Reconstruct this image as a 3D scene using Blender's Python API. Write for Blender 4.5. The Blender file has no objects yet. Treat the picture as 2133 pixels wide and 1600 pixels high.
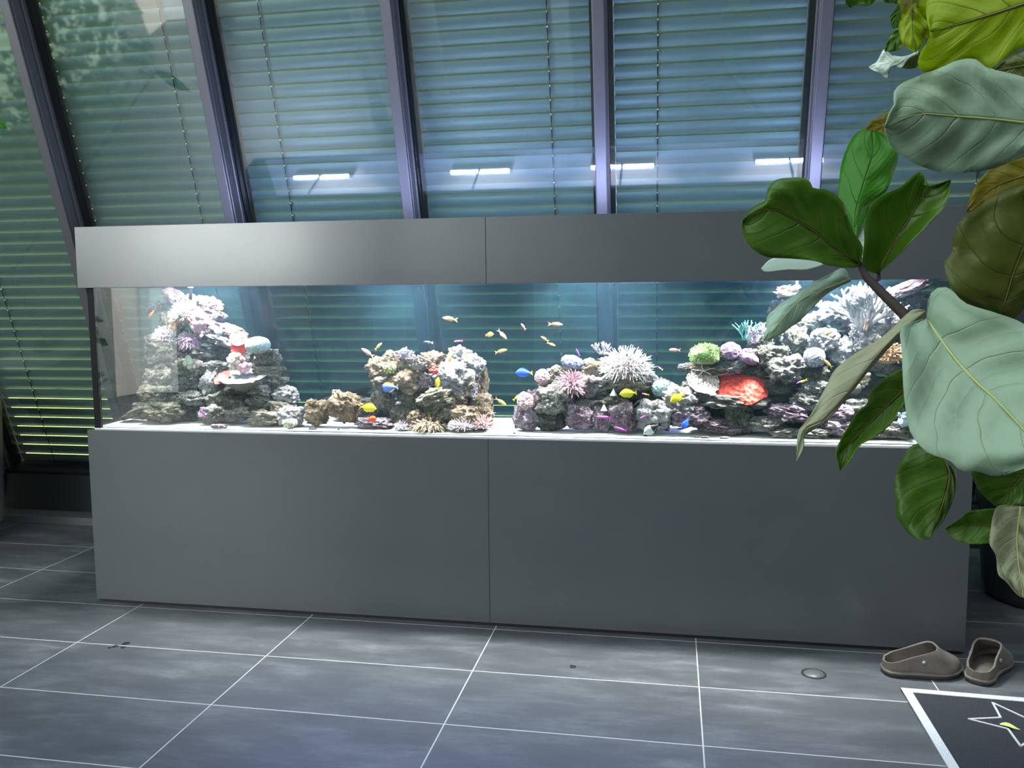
import bpy, bmesh, math, random
import numpy as np
from mathutils import Vector, Matrix, noise, Quaternion

S = bpy.context.scene
COL = S.collection
PI = math.pi
# ------------------------------------------------------------------ camera
W, H = 2133, 1600
F = 1807.94
CAM = Vector((0.576, -3.3689, 1.3407))
YAW, PIT, ROL = 0.1821, 0.0994, -0.0076
_f0 = Vector((-math.sin(YAW), math.cos(YAW), 0)); _r0 = Vector((math.cos(YAW), math.sin(YAW), 0)); _u0 = Vector((0, 0, 1))
FW = _f0 * math.cos(PIT) - _u0 * math.sin(PIT)
_u1 = _u0 * math.cos(PIT) + _f0 * math.sin(PIT)
RT = _r0 * math.cos(ROL) + _u1 * math.sin(ROL)
UP = _u1 * math.cos(ROL) - _r0 * math.sin(ROL)
cd = bpy.data.cameras.new('camera'); cam = bpy.data.objects.new('camera', cd); COL.objects.link(cam)
cam.matrix_world = Matrix(((RT.x, UP.x, -FW.x, CAM.x), (RT.y, UP.y, -FW.y, CAM.y), (RT.z, UP.z, -FW.z, CAM.z), (0, 0, 0, 1)))
cd.sensor_width = 36.0; cd.lens = 36.0 * F / W; cd.clip_start = 0.05; cd.clip_end = 200
S.camera = cam

# ------------------------------------------------------------------ colour management, world, sun, daylight
S.view_settings.view_transform = 'Standard'
S.view_settings.look = 'None'
S.view_settings.gamma = 1.0
S.view_settings.use_curve_mapping = False
S.view_settings.exposure = 0.0
cy = S.cycles
cy.max_bounces = 8; cy.diffuse_bounces = 3; cy.glossy_bounces = 4; cy.transmission_bounces = 4
cy.transparent_max_bounces = 24; cy.volume_bounces = 0
cy.caustics_reflective = False; cy.caustics_refractive = False
cy.sample_clamp_indirect = 6.0
wd = bpy.data.worlds.new('sky'); S.world = wd; wd.use_nodes = True
nt = wd.node_tree; nt.nodes.clear()
sky = nt.nodes.new('ShaderNodeTexSky'); sky.sky_type = 'NISHITA'; sky.sun_disc = False
sky.sun_elevation = math.radians(48); sky.sun_rotation = math.radians(140)
bgn = nt.nodes.new('ShaderNodeBackground'); bgn.inputs['Strength'].default_value = 0.42
out = nt.nodes.new('ShaderNodeOutputWorld'); nt.links.new(sky.outputs[0], bgn.inputs[0]); nt.links.new(bgn.outputs[0], out.inputs[0])


def lamp(name, kind, energy, color, loc, aim, size=1.0, size_y=None, spread=None):
    d = bpy.data.lights.new(name, kind); d.energy = energy; d.color = color
    if kind == 'AREA':
        d.shape = 'RECTANGLE' if size_y else 'SQUARE'; d.size = size
        if size_y: d.size_y = size_y
        if spread: d.spread = math.radians(spread)
    o = bpy.data.objects.new(name, d); COL.objects.link(o); o.location = loc
    o.rotation_euler = (Vector(aim) - Vector(loc)).to_track_quat('-Z', 'Y').to_euler()
    return o


sun = lamp('sun', 'SUN', 15.0, (1.0, 0.95, 0.82), (0, 12, 12), (-1.5, 7.0, 0)); sun.data.angle = 0.02
lamp('daylight_roof', 'AREA', 140, (0.84, 0.93, 1.0), (-.2, -2.9, 3.38), (-.2, -2.9, 0), 5.4, 2.8)
lamp('daylight_door', 'AREA', 12, (1.0, 0.88, 0.74), (-6.98, -7.67, 1.36), (0, -7.67, 1.36), .62, 2.7)
lamp('daylight_window', 'AREA', 11, (0.90, 0.97, 1.0), (-6.70, -7.98, 1.36), (-6.70, 0, 1.36), .56, 2.7)
lamp('daylight_garden', 'AREA', 20, (0.66, 1.0, 0.58), (-6.96, -4.9, 1.1), (0, -4.9, 1.1), 3.4, 1.9)
for x0, x1, e in ((-6.9, -4.3, 19.5), (-4.3, -2.4, 5.5), (-2.4, -.6, 2.4)):
    lamp('daylight_clerestory', 'AREA', e * PI * (x1 - x0) * 1.6, (0.94, 1.0, 0.985), ((x0 + x1) / 2, -7.97, 2.4), ((x0 + x1) / 2, 0, 2.4), x1 - x0, 1.6)
lamp('daylight_clerestory', 'AREA', 80, (0.90, 1.0, 1.0), (-6.96, -5.75, 2.5), (0, -5.75, 2.5), 2.2, 1.3)


def ray(px, py):
    return FW + RT * ((px - W / 2) / F) - UP * ((py - H / 2) / F)


def aty(px, py, y):
    d = ray(px, py); return CAM + d * ((y - CAM.y) / d.y)


def atz(px, py, z):
    d = ray(px, py); return CAM + d * ((z - CAM.z) / d.z)


def atd(px, py, dist):
    return CAM + ray(px, py) * dist


def mpp(y):
    return (y - CAM.y) / F * 1.02


# ------------------------------------------------------------------ helpers
def tag(o, label=None, cat=None, group=None, kind=None):
    if label: o['label'] = label
    if cat: o['category'] = cat
    if group: o['group'] = group
    if kind: o['kind'] = kind
    return o


def thing(name, label, cat, loc=(0, 0, 0), group=None):
    o = bpy.data.objects.new(name, None); COL.objects.link(o); o.location = loc
    o.empty_display_size = 0.05
    return tag(o, label, cat, group)


class MB:
    """collects verts and faces of one mesh"""
    def __init__(s): s.v = []; s.f = []; s.m = []; s.uv = None

    def add(s, v, f, m=0):
        b = len(s.v); s.v += [tuple(x) for x in v]; s.f += [tuple(i + b for i in q) for q in f]; s.m += [m] * len(f); return s

    def box(s, lo, hi, m=0):
        x0, y0, z0 = lo; x1, y1, z1 = hi
        v = [(x0, y0, z0), (x1, y0, z0), (x1, y1, z0), (x0, y1, z0), (x0, y0, z1), (x1, y0, z1), (x1, y1, z1), (x0, y1, z1)]
        return s.add(v, [(0, 3, 2, 1), (4, 5, 6, 7), (0, 1, 5, 4), (1, 2, 6, 5), (2, 3, 7, 6), (3, 0, 4, 7)], m)

    def tube(s, pts, rad, n=6, m=0, cap=True):
        pts = [Vector(p) for p in pts]; k = len(pts)
        rad = [rad] * k if isinstance(rad, (int, float)) else list(rad)
        v = []; t0 = (pts[1] - pts[0]).normalized()
        a = t0.orthogonal().normalized()
        for i in range(k):
            t = (pts[min(i + 1, k - 1)] - pts[max(i - 1, 0)])
            t = t.normalized() if t.length > 1e-9 else t0
            a = (a - t * a.dot(t)); a = a.normalized() if a.length > 1e-6 else t.orthogonal().normalized()
            b = t.cross(a)
            for j in range(n):
                q = 2 * PI * j / n; v.append(pts[i] + (a * math.cos(q) + b * math.sin(q)) * rad[i])
        f = [(i * n + j, i * n + (j + 1) % n, (i + 1) * n + (j + 1) % n, (i + 1) * n + j) for i in range(k - 1) for j in range(n)]
        if cap: f += [tuple(range(n - 1, -1, -1)), tuple((k - 1) * n + j for j in range(n))]
        return s.add(v, f, m)

    def lathe(s, prof, n=32, c=(0, 0, 0), m=0, wob=None):
        v = []
        for r, z in prof:
            for j in range(n):
                q = 2 * PI * j / n; rr = r * (wob(q) if wob else 1)
                v.append((c[0] + rr * math.cos(q), c[1] + rr * math.sin(q), c[2] + z))
        f = [(i * n + j, i * n + (j + 1) % n, (i + 1) * n + (j + 1) % n, (i + 1) * n + j) for i in range(len(prof) - 1) for j in range(n)]
        f += [tuple(range(n - 1, -1, -1)), tuple((len(prof) - 1) * n + j for j in range(n))]
        return s.add(v, f, m)

    def ball(s, c, r, m=0, n=8, k=5, sq=(1, 1, 1)):
        c = Vector(c); v = [c + Vector((0, 0, -r * sq[2]))]
        for i in range(1, k):
            p = -PI / 2 + PI * i / k
            for j in range(n):
                q = 2 * PI * j / n
                v.append(c + Vector((r * sq[0] * math.cos(p) * math.cos(q), r * sq[1] * math.cos(p) * math.sin(q), r * sq[2] * math.sin(p))))
        v.append(c + Vector((0, 0, r * sq[2]))); e = len(v) - 1
        f = [(0, 1 + (j + 1) % n, 1 + j) for j in range(n)]
        f += [(1 + i * n + j, 1 + i * n + (j + 1) % n, 1 + (i + 1) * n + (j + 1) % n, 1 + (i + 1) * n + j) for i in range(k - 2) for j in range(n)]
        f += [(e, 1 + (k - 2) * n + j, 1 + (k - 2) * n + (j + 1) % n) for j in range(n)]
        return s.add(v, f, m)

    def build(s, name, mats, parent=None, loc=None, smooth=True, local=False):
        """verts are world coordinates; loc = origin of the object (verts are shifted to it unless local)"""
        me = bpy.data.meshes.new(name)
        L = Vector(loc) if loc is not None else (Vector(parent_loc(parent)) if parent else Vector((0, 0, 0)))
        sub = Vector((0, 0, 0)) if local else L
        me.from_pydata([(x - sub.x, y - sub.y, z - sub.z) for x, y, z in s.v], [], s.f)
        mats = mats if isinstance(mats, (list, tuple)) else [mats]
        for q in mats: me.materials.append(q)
        if len(mats) > 1: me.polygons.foreach_set('material_index', s.m)
        me.polygons.foreach_set('use_smooth', [smooth] * len(s.f))
        if s.uv:
            lay = me.uv_layers.new(name='uv')
            for lp in me.loops: lay.data[lp.index].uv = s.uv[lp.vertex_index]
        me.update()
        o = bpy.data.objects.new(name, me); COL.objects.link(o)
        if parent is not None:
            o.parent = parent; o.location = L - Vector(parent_loc(parent))
        else:
            o.location = L
        return o


def parent_loc(p):
    v = Vector((0, 0, 0))
    while p is not None: v += p.location; p = p.parent
    return v


def bevel(o, w, seg=2):
    b = o.modifiers.new('bevel', 'BEVEL'); b.width = w; b.segments = seg; b.limit_method = 'ANGLE'; return o


# ------------------------------------------------------------------ materials
def mat(name, color=(.5, .5, .5), rough=.5, metal=0., spec=.5, emit=None, estr=0.):
    m = bpy.data.materials.new(name); m.use_nodes = True
    p = m.node_tree.nodes['Principled BSDF']
    p.inputs['Base Color'].default_value = (*color, 1); p.inputs['Roughness'].default_value = rough
    p.inputs['Metallic'].default_value = metal; p.inputs['Specular IOR Level'].default_value = spec
    if emit: p.inputs['Emission Color'].default_value = (*emit, 1); p.inputs['Emission Strength'].default_value = estr
    return m


class N:
    """small node-tree builder"""
    def __init__(s, m): s.t = m.node_tree; s.p = s.t.nodes.get('Principled BSDF'); s.o = s.t.nodes.get('Material Output')

    def n(s, typ, **kw):
        x = s.t.nodes.new(typ)
        for k, v in kw.items():
            if k in x.inputs: x.inputs[k].default_value = v
            else: setattr(x, k, v)
        return x

    def l(s, a, b): s.t.links.new(a, b)

    def math(s, op, a, b=None, c=None):
        x = s.t.nodes.new('ShaderNodeMath'); x.operation = op
        for i, q in enumerate((a, b, c)):
            if q is None: continue
            if isinstance(q, (int, float)): x.inputs[i].default_value = q
            else: s.l(q, x.inputs[i])
        return x.outputs[0]

    def ramp(s, fac, stops):
        x = s.t.nodes.new('ShaderNodeValToRGB'); e = x.color_ramp.elements
        while len(e) < len(stops): e.new(.5)
        for q, (pos, c) in zip(e, stops): q.position = pos; q.color = (*c, 1) if len(c) == 3 else c
        s.l(fac, x.inputs[0]); return x.outputs[0]

    def mix(s, fac, a, b):
        x = s.t.nodes.new('ShaderNodeMix'); x.data_type = 'RGBA'
        for i, q in ((0, fac), (6, a), (7, b)):
            if isinstance(q, (int, float)): x.inputs[i].default_value = q
            elif isinstance(q, tuple): x.inputs[i].default_value = (*q, 1) if len(q) == 3 else q
            else: s.l(q, x.inputs[i])
        return x.outputs[2]

    def noise(s, vec, scale, detail=4, rough=.6, dist=0.):
        x = s.n('ShaderNodeTexNoise', Scale=scale, Detail=detail, Roughness=rough, Distortion=dist)
        if vec is not None: s.l(vec, x.inputs['Vector'])
        return x.outputs[0]

    def coord(s, which='Object', scale=None, rnd=False):
        v = s.n('ShaderNodeTexCoord').outputs[which]
        if scale or rnd:
            mp = s.n('ShaderNodeMapping')
            if scale: mp.inputs['Scale'].default_value = scale
            s.l(v, mp.inputs['Vector'])
            if rnd:
                oi = s.n('ShaderNodeObjectInfo'); s.l(s.math('MULTIPLY', oi.outputs['Random'], 37.0), mp.inputs['Location'])
            v = mp.outputs[0]
        return v

    def bump(s, h, strength=.3, dist=.01, prev=None):
        b = s.n('ShaderNodeBump', Strength=strength, Distance=dist); s.l(h, b.inputs['Height'])
        if prev is not None: s.l(prev, b.inputs['Normal'])
        return b.outputs[0]


def m_panel():
    m = mat('grey laminate', (.075, .083, .09), .36, spec=.5); k = N(m)
    v = k.coord('Object', (1, 1, 1.6))
    a = k.noise(v, 3.0, 5, .6); b = k.noise(v, 160, 2, .5)
    c = k.mix(a, (.072, .080, .088), (.098, .107, .112))
    c = k.mix(k.math('MULTIPLY', b, .25), c, (.05, .055, .06))
    spots = k.n('ShaderNodeTexVoronoi', Scale=9.0); k.l(v, spots.inputs['Vector'])
    sp = k.math('LESS_THAN', spots.outputs['Distance'], .022)
    c = k.mix(k.math('MULTIPLY', sp, .8), c, (.02, .02, .022))
    k.l(c, k.p.inputs['Base Color'])
    k.l(k.math('ADD', k.math('MULTIPLY', a, .08), .17), k.p.inputs['Roughness'])
    return m


def m_floor():
    m = mat('slate tile', (.09, .1, .11), .35); k = N(m)
    v = k.coord('Object'); sx = k.n('ShaderNodeSeparateXYZ'); k.l(v, sx.inputs[0])
    tx = k.math('DIVIDE', k.math('ADD', sx.outputs[0], 1.718), .8); ty = k.math('DIVIDE', k.math('ADD', sx.outputs[1], .0295), .4)
    fx = k.math('FRACT', tx); fy = k.math('FRACT', ty)
    dx = k.math('MULTIPLY', k.math('MINIMUM', fx, k.math('SUBTRACT', 1.0, fx)), .8)
    dy = k.math('MULTIPLY', k.math('MINIMUM', fy, k.math('SUBTRACT', 1.0, fy)), .4)
    g = k.math('LESS_THAN', k.math('MINIMUM', dx, dy), .0022)
    cid = k.n('ShaderNodeCombineXYZ'); k.l(k.math('FLOOR', tx), cid.inputs[0]); k.l(k.math('FLOOR', ty), cid.inputs[1])
    wn = k.n('ShaderNodeTexWhiteNoise'); k.l(cid.outputs[0], wn.inputs['Vector'])
    off = k.n('ShaderNodeVectorMath', operation='ADD'); sc = k.n('ShaderNodeVectorMath', operation='SCALE')
    k.l(wn.outputs['Color'], sc.inputs[0]); sc.inputs['Scale'].default_value = 30
    mp = k.n('ShaderNodeMapping'); mp.inputs['Scale'].default_value = (1.3, 4.2, 1); k.l(v, mp.inputs['Vector'])
    k.l(mp.outputs[0], off.inputs[0]); k.l(sc.outputs[0], off.inputs[1])
    st = k.noise(off.outputs[0], 2.0, 9, .74, .15); fine = k.noise(off.outputs[0], 16, 5, .75)
    c = k.ramp(st, [(.30, (.055, .060, .068)), (.48, (.082, .090, .100)), (.59, (.125, .137, .147)), (.72, (.225, .24, .25))])
    c = k.mix(k.math('MULTIPLY', fine, .35), c, (.06, .066, .074))
    c = k.mix(k.math('MULTIPLY', wn.outputs['Value'], .22), c, (.06, .065, .072))
    c = k.mix(g, c, (.50, .52, .50))
    k.l(c, k.p.inputs['Base Color'])
    k.l(k.math('ADD', k.math('MULTIPLY', st, .16), .32), k.p.inputs['Roughness'])
    k.l(k.bump(k.math('ADD', fine, k.math('MULTIPLY', g, -2.0)), .12, .002), k.p.inputs['Normal'])
    return m


def m_glass(name, tint=(1, 1, 1), ior=1.5, gain=1.0, rough=0.0):
    m = bpy.data.materials.new(name); m.use_nodes = True; k = N(m); k.t.nodes.remove(k.p)
    tr = k.n('ShaderNodeBsdfTransparent'); tr.inputs[0].default_value = (*tint, 1)
    gl = k.n('ShaderNodeBsdfGlossy', Roughness=rough); gl.inputs[0].default_value = (1, 1, 1, 1)
    fr = k.n('ShaderNodeFresnel', IOR=ior)
    geo = k.n('ShaderNodeNewGeometry')
    fac = k.math('MULTIPLY', k.math('MINIMUM', k.math('MULTIPLY', fr.outputs[0], gain), 1.0), k.math('SUBTRACT', 1.0, geo.outputs['Backfacing']))
    mx = k.n('ShaderNodeMixShader'); k.l(fac, mx.inputs[0]); k.l(tr.outputs[0], mx.inputs[1]); k.l(gl.outputs[0], mx.inputs[2])
    k.l(mx.outputs[0], k.o.inputs['Surface']); return m


def m_rock(name, cols, bump=1.0):
    """live rock; the coordinates are those of a stone of radius 1"""
    m = mat(name, (.3, .3, .3), .85, spec=.2); k = N(m)
    v = k.coord('Object', rnd=True)
    a = k.noise(v, 1.3, 6, .72, .5); b = k.noise(v, 4.6, 5, .75); c2 = k.noise(v, 11, 3, .7)
    vo = k.n('ShaderNodeTexVoronoi', Scale=5.5); k.l(v, vo.inputs['Vector'])
    c = k.ramp(a, [(.34, cols[0]), (.46, cols[1]), (.54, cols[2]), (.66, cols[3])])
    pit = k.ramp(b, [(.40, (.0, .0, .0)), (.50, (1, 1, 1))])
    c = k.mix(k.math('MULTIPLY', k.math('SUBTRACT', 1.0, pit), .75), c, tuple(x * .35 for x in cols[0]))  # shade of the holes put into the colour of the pits
    c = k.mix(k.ramp(c2, [(.58, (0, 0, 0)), (.66, (.7, .7, .7))]), c, tuple(min(.92, x * 1.35) for x in cols[3]))
    k.l(c, k.p.inputs['Base Color'])
    h = k.math('ADD', k.math('MULTIPLY', b, 1.0), k.math('ADD', k.math('MULTIPLY', vo.outputs['Distance'], -.5), k.math('MULTIPLY', c2, .3)))
    k.l(k.bump(h, 1.0 * bump, .03), k.p.inputs['Normal'])
    return m


def m_soft(name, base, tip=None, rough=.6, sss=0.0, spots=None, sscale=60, bump=0.0):
    """coral and polyp flesh: colour varied by a fine noise"""
    base = tuple(x * .78 for x in base); tip = tuple(x * .78 for x in tip) if tip else None
    m = mat(name, base, rough, spec=.3); k = N(m); v = k.coord('Object', rnd=True)
    a = k.noise(v, 30, 3, .6)
    c = k.mix(a, base, tip or tuple(min(1, x * 1.35 + .04) for x in base))
    if spots:
        vo = k.n('ShaderNodeTexVoronoi', Scale=sscale); k.l(v, vo.inputs['Vector'])
        c = k.mix(k.ramp(vo.outputs['Distance'], [(.15, (1, 1, 1)), (.42, (0, 0, 0))]), c, spots)
        if bump: k.l(k.bump(vo.outputs['Distance'], bump, .01), k.p.inputs['Normal'])
    elif bump:
        k.l(k.bump(k.noise(v, 70, 3, .6), bump, .01), k.p.inputs['Normal'])
    k.l(c, k.p.inputs['Base Color']); return m


def m_brain(name, c0, c1, scale=30, wav=5):
    c0 = tuple(x * .62 for x in c0); c1 = tuple(x * .75 for x in c1)
    m = mat(name, c0, .7, spec=.25); k = N(m); v = k.coord('Object', rnd=True)
    n1 = k.noise(v, scale, 2, .4, 1.4)
    w = k.math('SINE', k.math('MULTIPLY', n1, wav * 2 * PI))
    f = k.math('ADD', k.math('MULTIPLY', w, .5), .5)
    k.l(k.mix(f, c0, c1), k.p.inputs['Base Color']); k.l(k.bump(f, .8, .006), k.p.inputs['Normal']); return m


def m_leaf(name, col, vein, col2=None, trans=.35, rough=.42, spots=None, tcol=None, spec=.45, nv=4.6, edge=None):
    m = mat(name, col, rough, spec=spec); k = N(m)
    uv = k.n('ShaderNodeUVMap', uv_map='uv').outputs[0]; sx = k.n('ShaderNodeSeparateXYZ'); k.l(uv, sx.inputs[0])
    u = k.math('ABSOLUTE', k.math('SUBTRACT', k.math('MULTIPLY', sx.outputs[0], 2.0), 1.0)); t = sx.outputs[1]
    wob = k.math('MULTIPLY', k.math('SUBTRACT', k.noise(k.coord('Object'), 7, 2), .5), .9)
    ph = k.math('FRACT', k.math('ADD', wob, k.math('SUBTRACT', k.math('MULTIPLY', t, nv), k.math('MULTIPLY', k.math('POWER', u, 1.25), 1.25))))
    d = k.math('ABSOLUTE', k.math('SUBTRACT', ph, .5))
    w = k.math('MULTIPLY', k.math('SUBTRACT', 1.15, u), .040)
    side = k.math('SUBTRACT', 1.0, k.math('MINIMUM', k.math('DIVIDE', d, k.math('MAXIMUM', w, .006)), 1.0))
    mid = k.math('SUBTRACT', 1.0, k.math('MINIMUM', k.math('DIVIDE', u, .045), 1.0))
    vv = k.math('MAXIMUM', side, mid)
    o = k.coord('Object'); a = k.noise(o, 9, 4, .6); b = k.noise(o, 60, 3, .6)
    c = k.mix(a, col, col2 or tuple(x * .72 for x in col))
    c = k.mix(k.math('MULTIPLY', b, .2), c, tuple(x * .6 for x in col))
    if edge:
        c = k.mix(k.math('MULTIPLY', k.ramp(k.math('ADD', u, k.math('MULTIPLY', a, .5)), [(1.0, (0, 0, 0)), (1.22, (1, 1, 1))]), .9), c, edge)
    c = k.mix(k.math('MULTIPLY', vv, .75), c, vein)
    if spots:
        s = k.ramp(k.noise(o, 22, 4, .6), [(.53, (0, 0, 0)), (.57, (1, 1, 1))]); c = k.mix(s, c, spots)
    k.l(c, k.p.inputs['Base Color'])
    h = k.math('ADD', k.math('MULTIPLY', vv, -.5), k.math('ADD', k.math('MULTIPLY', b, .15), k.math('MULTIPLY', d, .9)))
    k.l(k.bump(h, .5, .012), k.p.inputs['Normal'])
    ts = k.n('ShaderNodeBsdfTranslucent')
    if tcol: k.l(k.mix(k.math('MULTIPLY', vv, .8), tcol, tuple(x * .3 for x in tcol)), ts.inputs[0])
    else: k.l(c, ts.inputs[0])
    mx = k.n('ShaderNodeMixShader'); mx.inputs[0].default_value = trans
    k.l(k.p.outputs[0], mx.inputs[1]); k.l(ts.outputs[0], mx.inputs[2]); k.l(mx.outputs[0], k.o.inputs['Surface'])
    return m


M = dict(
    panel=m_panel(), floor=m_floor(),
    black=mat('matt black', (.006, .006, .007), .6), seal=mat('black sealant', (.003, .003, .004), .6, spec=.2),
    wall=mat('white plaster', (.62, .62, .60), .8), post=mat('white post paint', (.88, .90, .89), .5), ceil=mat('ceiling paint', (.5, .5, .5), .85),
    alu=mat('anodised grey', (.115, .113, .128), .38, metal=.3), aludark=mat('dark anodised', (.028, .028, .034), .4, metal=.3),
    sill=mat('dark sill', (.012, .015, .015), .55), ledge=mat('grey ledge', (.10, .11, .105), .4),
    pane=m_glass('facade glass', (.86, .925, .915), 1.52, 2.5, .03), tank=m_glass('aquarium glass', (.93, .975, .965), 1.5, 1.5),
    tankback=m_glass('tinted rear glass', (.66, .86, .85), 1.5, 1.0), slat=None, cord=mat('cord', (.012, .012, .012), .7), clip=mat('bright clip', (.85, .85, .85), .2, metal=.9),
    white=mat('white enamel', (.8, .8, .82), .4), pipe=mat('dark pipe', (.03, .03, .034), .4),
    lamp=mat('lit diffuser', (1, 1, 1), .5, emit=(.86, .92, 1.0), estr=14.0),
)
m = mat('slat paint', (.20, .265, .26), .40, metal=.25, spec=.5); k = N(m)
k.l(k.math('ADD', k.math('MULTIPLY', k.noise(k.coord('Object', (1, 8, 8)), 6, 3), .12), .36), k.p.inputs['Roughness']); M['slat'] = m

# ------------------------------------------------------------------ the room
def struct(name, mb, m, smooth=False):
    return tag(mb.build(name, m, smooth=smooth), kind='structure')


XL, XR, YB, ZC = -7.0, 6.0, -8.0, 3.45
struct('floor', MB().box((XL, YB, -.08), (XR, 1.55, 0)), M['floor'])
struct('ceiling', MB().box((XL, YB, ZC), (XR, 1.6, ZC + .1)), M['ceil'])
struct('wall_back', MB().box((XL, YB - .1, 0), (XR, YB, ZC)), M['wall'])
struct('wall_left', MB().box((XL - .1, YB, 0), (XL, 1.55, ZC)), M['wall'])
struct('wall_right', MB().box((XR, YB, 0), (XR + .1, 1.55, ZC)), M['wall'])

# leaning glazed front: inner face of the mullions lies on y = FY - tan(TH) z
TH = math.radians(18); FY = 1.35
_up = Vector((0, -math.sin(TH), math.cos(TH))); _out = Vector((0, math.cos(TH), math.sin(TH)))


def fp(x, s, d):
    """point of the leaning front: s along the slope from the floor line, d outwards from the mullions' inner face"""
    return Vector((x, FY, 0)) + _up * s + _out * d


def fbox(mb, x0, x1, s0, s1, d0, d1, m=0):
    v = [fp(x, s, d) for s in (s0, s1) for x, d in ((x0, d0), (x1, d0), (x1, d1), (x0, d1))]
    return mb.add(v, [(0, 3, 2, 1), (4, 5, 6, 7), (0, 1, 5, 4), (1, 2, 6, 5), (2, 3, 7, 6), (3, 0, 4, 7)], m)


FX = [-2.5947 + .9479 * k for k in range(-3, 7)]
STOP = 3.62
for k, x in enumerate(FX):
    b = MB()
    fbox(b, x - .026, x + .026, .02, STOP, 0, .018)
    fbox(b, x - .030, x + .030, .02, STOP, .018, .030)
    fbox(b, x - .024, x + .024, .02, STOP, .030, .085)
    fbox(b, x - .034, x + .034, .02, STOP, .085, .10)
    fbox(b, x - .028, x + .028, .02, STOP, .10, .125)
    o = struct('trim_%d' % (k + 1), b, M['alu']); bevel(o, .004, 2)
b = MB()
b.box((XL, 1.31, 0.0), (XR, 1.50, .272)); struct('wall_front', b, M['sill'])
b = MB().box((XL, 1.165, 0), (XR, 1.31, .048)); bevel(struct('trim_11', b, M['ledge']), .003)
b = MB(); fbox(b, XL, XR, .262, .285, .06, .28); struct('trim_12', b, M['black'])
b = MB(); fbox(b, XL, XR, STOP, STOP + .12, 0, .3); struct('trim_13', b, M['sill'])

WHERE = ['in the far bay beyond the tank end', 'just past the tank end, dark bay', 'beside the clear end of the aquarium',
         'over the pink-crowned reef', 'over the leaning dark ledge rock', 'over the brown reef', 'over the anemone reef',
         'behind the twig with small fig leaves', 'behind the large fig leaves']
LAD = {1: (-3.25,), 2: (-2.535, -1.90), 3: (-1.383,), 4: (.003,), 5: (.501,), 6: (1.923,)}
PITCH = .0642
for k in range(len(FX) - 1):
    x0, x1 = FX[k], FX[k + 1]
    b = MB(); fbox(b, x0 + .02, x1 - .02, .28, STOP, .108, .112)
    struct('window_%d' % (k + 1), b, M['pane'])
    where = WHERE[k]
    t = thing('venetian_blind', 'grey green slatted outdoor blind ' + where, 'blind', fp((x0 + x1) / 2, .26, .2), 'outdoor blinds behind the leaning glass')
    sl = MB(); a = math.radians(15); wd_ = .0722
    n = int((STOP - .05 - .26) / PITCH)
    for i in range(n + 1):
        s0 = .5297 + PITCH * (i - 4)
        if s0 < .27: continue
        # upper edge of the slat at s0, on the room side
        rows = []
        for j in range(7):
            q = j / 6; cs = -wd_ * q; bow = .007 * (1 - (2 * q - 1) ** 2)
            ss = s0 + cs * math.cos(a) - bow * math.sin(a); dd = .19 - cs * math.sin(a) * 1.0 + bow * math.cos(a) * -1
            rows.append((ss, dd))
        v = [fp(x, ss, dd) for ss, dd in rows for x in (x0 + .055, x1 - .055)]
        sl.add(v, [(2 * j, 2 * j + 1, 2 * j + 3, 2 * j + 2) for j in range(6)])
    sl.build('slats', M['slat'], t)
    for sgn, x in ((1, x0), (-1, x1)):
        g = MB(); fbox(g, min(x, x + sgn * .052), max(x, x + sgn * .052), .28, STOP, .15, .235)
        g.build('guide_rail', M['black'], t, smooth=False)
    for x in LAD.get(k - 1, ()):
        P = [(.29, .0015)]
        for i in range(n + 1):
            s0 = .5297 + PITCH * (i - 4)
            if s0 < .34: continue
            P += [(s0 - .0445, .0015), (s0 - .043, .0030), (s0 - .012, .0030), (s0 - .0105, .0015), (s0 - .0065, .0015), (s0 - .0055, .0066), (s0 + .0015, .0066), (s0 + .0025, .0015)]
        P = [q for q in P if q[0] < STOP - .02]
        c = MB(); c.tube([fp(x, q[0], .1775) for q in P], [q[1] for q in P], 6)
        c.m = [1 if (i // 6) < len(P) - 1 and P[min(i // 6, len(P) - 1)][1] > .006 and P[min(i // 6 + 1, len(P) - 1)][1] > .006 else 0 for i in range(len(c.f))]
        c.build('ladder_cord', [M['cord'], M['clip']], t)

for i, (x0, y0, q) in enumerate(((-2.66, -4.22, .13), (-2.0, -4.0, .26), (-.62, -4.3, .16))):
    struct('trim_%d' % (14 + i), MB().box((x0, y0, 0), (x0 + q, y0 + .13, ZC)), M['post'])

# outside: sunlit lawn and a hedge
lawn = mat('lawn', (.36, .46, .07), .9); k = N(lawn)
k.l(k.mix(k.noise(k.coord('Object'), 3, 5, .7), (.44, .45, .06), (.62, .58, .16)), k.p.inputs['Base Color'])
struct('lawn', MB().box((-16, 1.75, -.25), (14, 16, -.12)), lawn)
hb = MB(); random.seed(5)
nx, nz = 90, 16
for i in range(nx + 1):
    for j in range(nz + 1):
        x = -15 + 28 * i / nx; z = -.2 + 2.6 * j / nz
        hb.v.append((x, 9.5 + .5 * noise.noise(Vector((x * .9, z * 1.3, 3))) + .22 * noise.noise(Vector((x * 3, z * 3, 9))) + (.9 * (j / nz) ** 3), z))
for i in range(nx):
    for j in range(nz):
        q = i * (nz + 1) + j; hb.f.append((q, q + nz + 1, q + nz + 2, q + 1)); hb.m.append(0)
hm = mat('hedge leaves', (.08, .17, .03), .8); k = N(hm)
k.l(k.mix(k.noise(k.coord('Object'), 8, 5, .7), (.05, .13, .02), (.22, .34, .06)), k.p.inputs['Base Color'])
o = hb.build('hedge', hm); o.modifiers.new('depth', 'SOLIDIFY').thickness = .8
tag(o, 'sunlit green hedge outside beyond the lawn', 'hedge', kind='stuff')

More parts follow.
